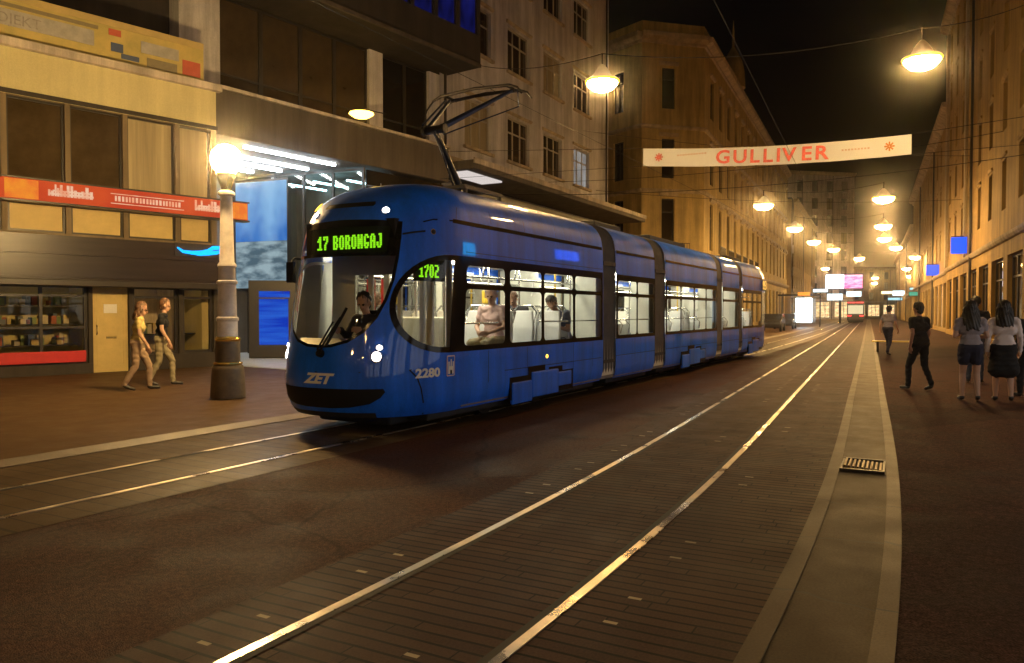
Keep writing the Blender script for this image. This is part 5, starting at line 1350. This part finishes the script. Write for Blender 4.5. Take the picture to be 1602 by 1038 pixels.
def build_person(label, loc, rz, J, look, cat='person', group=None, voxel=.0125):
    """J: joint dict in local space (facing +x); look: materials and garment options"""
    caps = []                                # (a, b, ra, rb, material)
    def C(a, c, ra, rb, m): caps.append((Vector(a), Vector(c), ra, rb, m))
    top, bot, skin, shoe = look['top'], look['bottom'], look['skin'], look.get('shoe', 'shoe')
    f = look.get('build', 1.0); fem = look.get('fem', False)
    pel, ch, nk, hd = Vector(J['pelvis']), Vector(J['chest']), Vector(J['neck']), Vector(J['head'])
    side = Vector((0, 1, 0)); rt = J.get('side'); side = Vector(rt) if rt else side
    wst = pel.lerp(ch, .5)
    C(pel-side*.075, pel+side*.075, .125*f, .125*f, bot)
    C(wst-side*.05, wst+side*.05, .108*f*(.92 if fem else 1), .108*f*(.92 if fem else 1), top)
    C(pel.lerp(ch, .2)-side*.06, pel.lerp(ch, .2)+side*.06, .12*f, .12*f, top)
    C(ch-side*.085, ch+side*.085, .12*f, .12*f, top)
    shl = ch.lerp(nk, .72); sw = .155 if fem else .18
    C(shl-side*sw, shl+side*sw, .062, .062, top); C(ch, shl, .115, .08, top)
    fw = Vector(J.get('face', (1, 0, 0))); fw.normalize(); up = (hd-nk); up.normalize()
    fw = (fw-up*fw.dot(up)).normalized(); sd = up.cross(fw)
    C(nk-(nk-ch)*.25, hd-up*.06, .055, .05, skin)
    C(hd+fw*-.012, hd+up*.05-fw*.012, .086, .09, skin)              # skull
    C(hd-up*.06+fw*.035, hd-up*.075+fw*.045, .055, .045, skin)      # jaw
    C(hd+fw*.078-up*.0, hd+fw*.103-up*.035, .012, .016, skin)       # nose
    C(hd+fw*.07+sd*.035+up*.022, hd+fw*.07-sd*.035+up*.022, .02, .02, skin)   # brow
    C(hd+fw*.083-up*.062-sd*.018, hd+fw*.083-up*.062+sd*.018, .01, .01, 'skin2')   # mouth
    for s_ in (-1, 1):
        C(hd+sd*s_*.092-up*.0, hd+sd*s_*.095-up*.03, .017, .012, skin)
        C(hd+fw*.083+sd*s_*.034+up*.004, hd+fw*.086+sd*s_*.034+up*.004, .011, .011, 'eye')
    for k in ('L', 'R'):
        hp, kn, an = Vector(J['hip'+k]), Vector(J['knee'+k]), Vector(J['ankle'+k]); toe = Vector(J['toe'+k])
        lg = look.get('legs', 'long')
        if lg == 'long':
            C(hp, kn, .098*f, .066, bot); C(kn, an+Vector((0, 0, .02)), .065, .052, bot)
        else:
            cut = hp.lerp(kn, .42 if lg == 'shorts' else .35)
            C(hp, kn, .088*f, .056, skin); C(kn, kn.lerp(an, .35), .054, .056, skin); C(kn.lerp(an, .35), an, .055, .036, skin)
            C(hp, cut, .112*f, .105, bot)
        C(an-Vector((0, 0, .03)), an.lerp(toe, .1)-Vector((0, 0, .03)), .044, .042, shoe); C(an.lerp(toe, .1)-Vector((0, 0, .035)), toe, .042, .032, shoe)
        sh, el, wr = Vector(J['sh'+k]), Vector(J['el'+k]), Vector(J['wr'+k])
        slv = look.get('sleeve', 'short')
        if slv == 'long': C(sh, el, .06, .05, top); C(el, wr, .049, .038, top)
        else:
            C(sh, el, .047, .04, skin); C(el, wr, .04, .028, skin); C(sh, sh.lerp(el, .5), .062, .058, top)
        d = (wr-el).normalized(); hn = Vector(J.get('hand'+k, tuple(d))).normalized()
        lat = hn.cross(Vector((0, 1, 0)) if abs(hn.y) < .8 else Vector((1, 0, 0))).normalized()
        inn = hn.cross(lat).normalized()
        if inn.y*(1 if k == 'L' else -1) > 0: inn = -inn
        C(wr, wr+hn*.05, .027, .03, skin); C(wr+hn*.05-lat*.022, wr+hn*.05+lat*.022, .02, .02, skin)
        for q, (o_, ln) in enumerate(((-.033, .075), (-.011, .088), (.011, .082), (.033, .062))):
            a0 = wr+hn*.075+lat*o_; a1 = a0+hn*ln*.55+inn*.012; a2 = a1+hn*ln*.4+inn*.03
            C(a0, a1, .0105, .0095, skin); C(a1, a2, .0095, .008, skin)
        th = wr+hn*.025-lat*.03; C(th, th-lat*.025+hn*.035+inn*.01, .013, .011, skin); C(th-lat*.025+hn*.035+inn*.01, th-lat*.025+hn*.07+inn*.022, .011, .009, skin)
    if look.get('legs') == 'skirt':
        for i in range(5):
            t = i/4; c = pel-Vector((0, 0, .02+.36*t)); r_ = .115+.03*t
            C(c-side*(.06+.04*t), c+side*(.06+.04*t), r_, r_, bot)
    b = MB()
    for a, c, ra, rb, m in caps: capsule(b, a, c, ra, rb)
    me = remesh(b, voxel)
    names = []
    for c in caps:
        if c[4] not in names: names.append(c[4])
    for n_ in names: me.materials.append(M[n_])
    nf = len(me.polygons); cen = np.zeros(nf*3); me.polygons.foreach_get('center', cen); cen = cen.reshape(-1, 3)
    best = np.full(nf, 1e9); idx = np.zeros(nf, np.int32)
    for a, c, ra, rb, m in caps:
        A_n = np.array(a); D = np.array(c)-A_n; L2 = max(D@D, 1e-9); t = np.clip(((cen-A_n)@D)/L2, 0, 1)
        d = np.linalg.norm(cen-(A_n+t[:, None]*D), axis=1)-(ra+(rb-ra)*t)
        d -= .006 if m in (top, bot) else 0
        if m in ('eye',): d -= .004
        w = d < best; best[w] = d[w]; idx[w] = names.index(m)
    me.polygons.foreach_set('material_index', idx)
    # soft folds on the clothing
    nv = len(me.vertices); co = np.zeros(nv*3); me.vertices.foreach_get('co', co); co = co.reshape(-1, 3)
    no = np.zeros(nv*3); me.vertices.foreach_get('normal', no); no = no.reshape(-1, 3)
    amp = np.zeros(nv); 
    cloth_i = [names.index(m) for m in names if m in (top, bot)]
    for p in me.polygons:
        if p.material_index in cloth_i: amp[list(p.vertices)] = 1
    ph = (sum(map(ord, label)) % 100)/10
    w = np.sin(co[:, 2]*38+co[:, 0]*22+ph)*np.sin(co[:, 1]*27+co[:, 2]*12)+.6*np.sin(co[:, 2]*70+co[:, 1]*40)
    co += no*(amp*w*.005)[:, None]; me.vertices.foreach_set('co', co.ravel()); me.update()
    me.name = 'person'
    o = bpy.data.objects.new('person', me); COL.objects.link(o); o.location = loc; o.rotation_euler = (0, 0, rz)
    tag(o, label, cat, group)
    hs = look.get('hair')
    if hs:
        b = MB(); top_ = hd+up*.035-fw*.022
        capsule(b, top_-fw*.012, top_+up*.03-fw*.005, .097, .094, 12)
        capsule(b, hd-fw*.05, hd-fw*.05-up*.05, .075, .06, 10)
        rr = random.Random(sum(map(ord, label)) % 999)
        if look.get('hairlen', 0) > .1:
            Lh = look['hairlen']
            for i in range(9):
                a = (i-4)/4; st_ = hd-fw*(.06-.05*abs(a))+sd*a*.085+up*.0
                en = hd-fw*(.1-.04*abs(a))+sd*a*(.11+rr.uniform(-.02, .02))-up*(Lh+rr.uniform(-.05, .03))
                capsule(b, st_, st_.lerp(en, .55)-fw*.01, .04, .042, 8); capsule(b, st_.lerp(en, .55)-fw*.01, en, .042, .022, 8)
        elif look.get('hairlen', 0) < 0:
            capsule(b, hd-fw*.09+up*.09, hd-fw*.1+up*.1, .05, .045, 10)
        hm = remesh(b, .013, 1)
        nv = len(hm.vertices); co = np.zeros(nv*3); hm.vertices.foreach_get('co', co); co = co.reshape(-1, 3)
        no = np.zeros(nv*3); hm.vertices.foreach_get('normal', no); no = no.reshape(-1, 3)
        ang = np.arctan2(co[:, 1]-hd.y, co[:, 0]-hd.x)
        co += no*(.007*np.sin(ang*19+co[:, 2]*25)+.005*np.sin(ang*41+co[:, 2]*60))[:, None]
        hm.vertices.foreach_set('co', co.ravel()); hm.update(); hm.materials.append(M[hs]); hm.name = 'hair'
        link('hair', hm, o)
    return o
def stand(step=0, lean=0, arm=0, h=1.0, face=None, fold=False):
    """standing or walking joints; step in metres between the feet"""
    s_ = step/2
    J = dict(pelvis=(0, 0, .94), chest=(.02+lean*.5, 0, 1.26), neck=(.02+lean, 0, 1.47), head=(.045+lean*1.3, 0, 1.615),
        hipL=(0, .09, .9), hipR=(0, -.09, .9), kneeL=(.05+s_*.75, .1, .49), kneeR=(.04-s_*.3, -.1, .49), ankleL=(s_, .11, .09), ankleR=(-s_, -.11, .1+abs(step)*.08),
        toeL=(s_+.17, .13, .04), toeR=(-s_+.16, -.13, .035),
        shL=(.02+lean*.8, .185, 1.41), shR=(.02+lean*.8, -.185, 1.41), elL=(-.02+lean*.6-arm*.5, .24, 1.13), elR=(-.02+lean*.6+arm*.5, -.24, 1.13),
        wrL=(.06+lean*.6-arm, .25, .89), wrR=(.06+lean*.6+arm, -.25, .89), handL=(.2, 0, -1), handR=(.2, 0, -1))
    if fold:
        J.update(elL=(.0, .25, 1.14), wrL=(.24, .12, 1.16), handL=(.5, -.9, .2), elR=(.0, -.25, 1.14), wrR=(.26, -.05, 1.12), handR=(.5, .9, .1))
    if face: J['face'] = face
    return {k: (tuple(c*h for c in v) if k not in ('face', 'handL', 'handR') else v) for k, v in J.items()}
def sit(zs_=.45, lean=0, head_down=0, arms='lap', face=None):
    """seated joints: z measured from the floor the feet rest on"""
    J = dict(pelvis=(-.02, 0, zs_+.1), chest=(-.02+lean*.6, 0, zs_+.42), neck=(.0+lean, 0, zs_+.63), head=(.04+lean*1.25+head_down*.05, 0, zs_+.775-head_down*.03),
        hipL=(.0, .09, zs_+.08), hipR=(.0, -.09, zs_+.08), kneeL=(.43, .12, zs_+.06), kneeR=(.43, -.12, zs_+.06), ankleL=(.42, .12, .09), ankleR=(.42, -.12, .09),
        toeL=(.59, .14, .04), toeR=(.59, -.14, .04), shL=(lean*.8, .185, zs_+.57), shR=(lean*.8, -.185, zs_+.57),
        elL=(.05+lean*.5, .25, zs_+.3), elR=(.05+lean*.5, -.25, zs_+.3), wrL=(.27+lean*.3, .1, zs_+.22), wrR=(.27+lean*.3, -.08, zs_+.22), handL=(1, -.5, -.1), handR=(1, .5, -.1))
    if arms == 'wheel': J.update(elL=(.16, .25, zs_+.32), elR=(.16, -.25, zs_+.32), wrL=(.36, .18, zs_+.42), wrR=(.36, -.18, zs_+.42), handL=(1, 0, .1), handR=(1, 0, .1))
    if arms == 'phone': J.update(elL=(.08+lean*.6, .23, zs_+.28), elR=(.08+lean*.6, -.23, zs_+.28), wrL=(.3+lean*.3, .05, zs_+.34), wrR=(.3+lean*.3, -.05, zs_+.34), handL=(.7, -.2, .5), handR=(.7, .2, .5))
    if face: J['face'] = face
    return J
def tp(x, y, z): return tuple(TMX @ Vector((x, y, z)))
FRONT = TR + math.pi                      # facing the tram's nose
REAR = TR
build_person('passenger with light hair in a pink top sitting in the first tram window', tp(2.62, -.78, .62), FRONT, sit(.43, .0, 0, 'lap', (1, .25, 0)), dict(top='c_pink', bottom='c_olive', skin='skin', hair='hair_g', hairlen=.0, fem=True, sleeve='short', legs='long'))
build_person('dark haired passenger in a black shirt bending his head in the second tram window', tp(4.3, -.32, .62), FRONT, sit(.43, .12, 1, 'phone', (1, .1, -.55)), dict(top='c_char', bottom='c_jean', skin='skin', hair='hair_b', sleeve='short', legs='long'))
build_person('passenger in blue grey leaning forward low in the third tram window', tp(5.1, -.78, .62), FRONT, sit(.36, .28, 1, 'phone', (1, .1, -.8)), dict(top='c_bluegrey', bottom='c_jean', skin='skin', hair='hair_d', sleeve='short', legs='long'))
build_person('tram driver in dark clothes seated behind the windshield', tp(.68, .0, .36), FRONT, sit(.56, .05, 0, 'wheel', (1, .2, 0)), dict(top='c_navy', bottom='c_black', skin='skin', hair='hair_d', sleeve='long', legs='long'))
build_person('pale clothed passenger in the fifth tram window near the first joint', tp(7.2, -.78, .36), FRONT, sit(.45, .05, 0, 'lap'), dict(top='c_white', bottom='c_char', skin='skin', hair='hair_b', sleeve='long', legs='long'))
b = MB(); b.box(.5, .88, -.22, .22, .8, .9); b.box(.86, .94, -.2, .2, .9, 1.6); b.box(.6, .8, -.1, .1, .36, .8); b.build('driver_seat', M['rubber'], tram, bevel=.03)
def gpt(x, y, z=0.0):
    d = 1.57*1200/(y-489) if z == 0 else (1.57-z)*1200/(y-489)
    return Vector(((x-801)/1200*d, d, z))
# right pavement
zr = .014
def away(a=0): return R(90-24+a)          # facing up the street, away from the camera
p = gpt(1440, 611, zr); build_person('man all in black striding on the right pavement', tuple(p), away(40), stand(.36, .02, .08, 1.0), dict(top='c_black', bottom='c_black', skin='skin2', hair='hair_d', sleeve='short', legs='long'))
p = gpt(1519, 628, zr); build_person('woman with long dark hair, grey top and navy shorts seen from behind', tuple(p), away(4), stand(.12, 0, 0, 1.0, fold=True), dict(top='c_grey', bottom='c_navy', skin='skin', hair='hair_d', hairlen=.36, fem=True, sleeve='short', legs='shorts'))
p = gpt(1571, 629, zr); build_person('woman with long dark hair, white top and black skirt seen from behind', tuple(p), away(-4), stand(.16, 0, .05, 1.0), dict(top='c_white', bottom='c_black', skin='skin', hair='hair_d', hairlen=.3, fem=True, sleeve='long', legs='skirt'))
p = gpt(1526, 600, zr); build_person('taller man in dark clothes standing in front of the two women', tuple(p), away(-10), stand(.1, 0, 0, 1.09), dict(top='c_char', bottom='c_jean', skin='skin2', hair='hair_d', sleeve='short', legs='long'))
p = gpt(1612, 622, zr); build_person('person in black cut off by the right edge of the picture', tuple(p), away(20), stand(.2, 0, .1, .98), dict(top='c_black', bottom='c_black', skin='skin2', hair='hair_b', sleeve='long', legs='long'))
p = gpt(1389, 556, zr); build_person('man in a pale shirt and dark trousers walking by the yellow bench', tuple(p), away(-30), stand(.45, .04, .15, 1.02), dict(top='c_grey', bottom='c_navy', skin='skin', hair='hair_d', sleeve='short', legs='long'))
# couple on the left pavement
ZP = .06
p = gpt(214, 611, ZP); build_person('person with reddish hair, yellow top and tan trousers walking along the shop front', tuple(p), R(20), stand(.42, .04, .14, .97), dict(top='c_yellow', bottom='c_tan', skin='skin', hair='hair_b', hairlen=.2, fem=True, sleeve='short', legs='long'))
p = gpt(251, 604, ZP); o = build_person('person in a dark top and grey trousers walking ahead of the yellow one', tuple(p), R(15), stand(.4, .04, .12, 1.02), dict(top='c_black', bottom='c_olive', skin='skin', hair='hair_b', sleeve='short', legs='long'))

# ------------------------------------------------------------------ night air: a thin haze that lets the lamps glow
m, nt, out = new_mat('haze_air')
v = nt.nodes.new('ShaderNodeVolumePrincipled'); v.inputs['Density'].default_value = .001; v.inputs['Anisotropy'].default_value = .985; v.inputs['Color'].default_value = (.95, .9, .85, 1)
nt.links.new(v.outputs[0], out.inputs['Volume'])
b = MB(); b.box(-40, 110, -30, 180, -1, 36); tag(b.build('haze', m), kind='stuff')
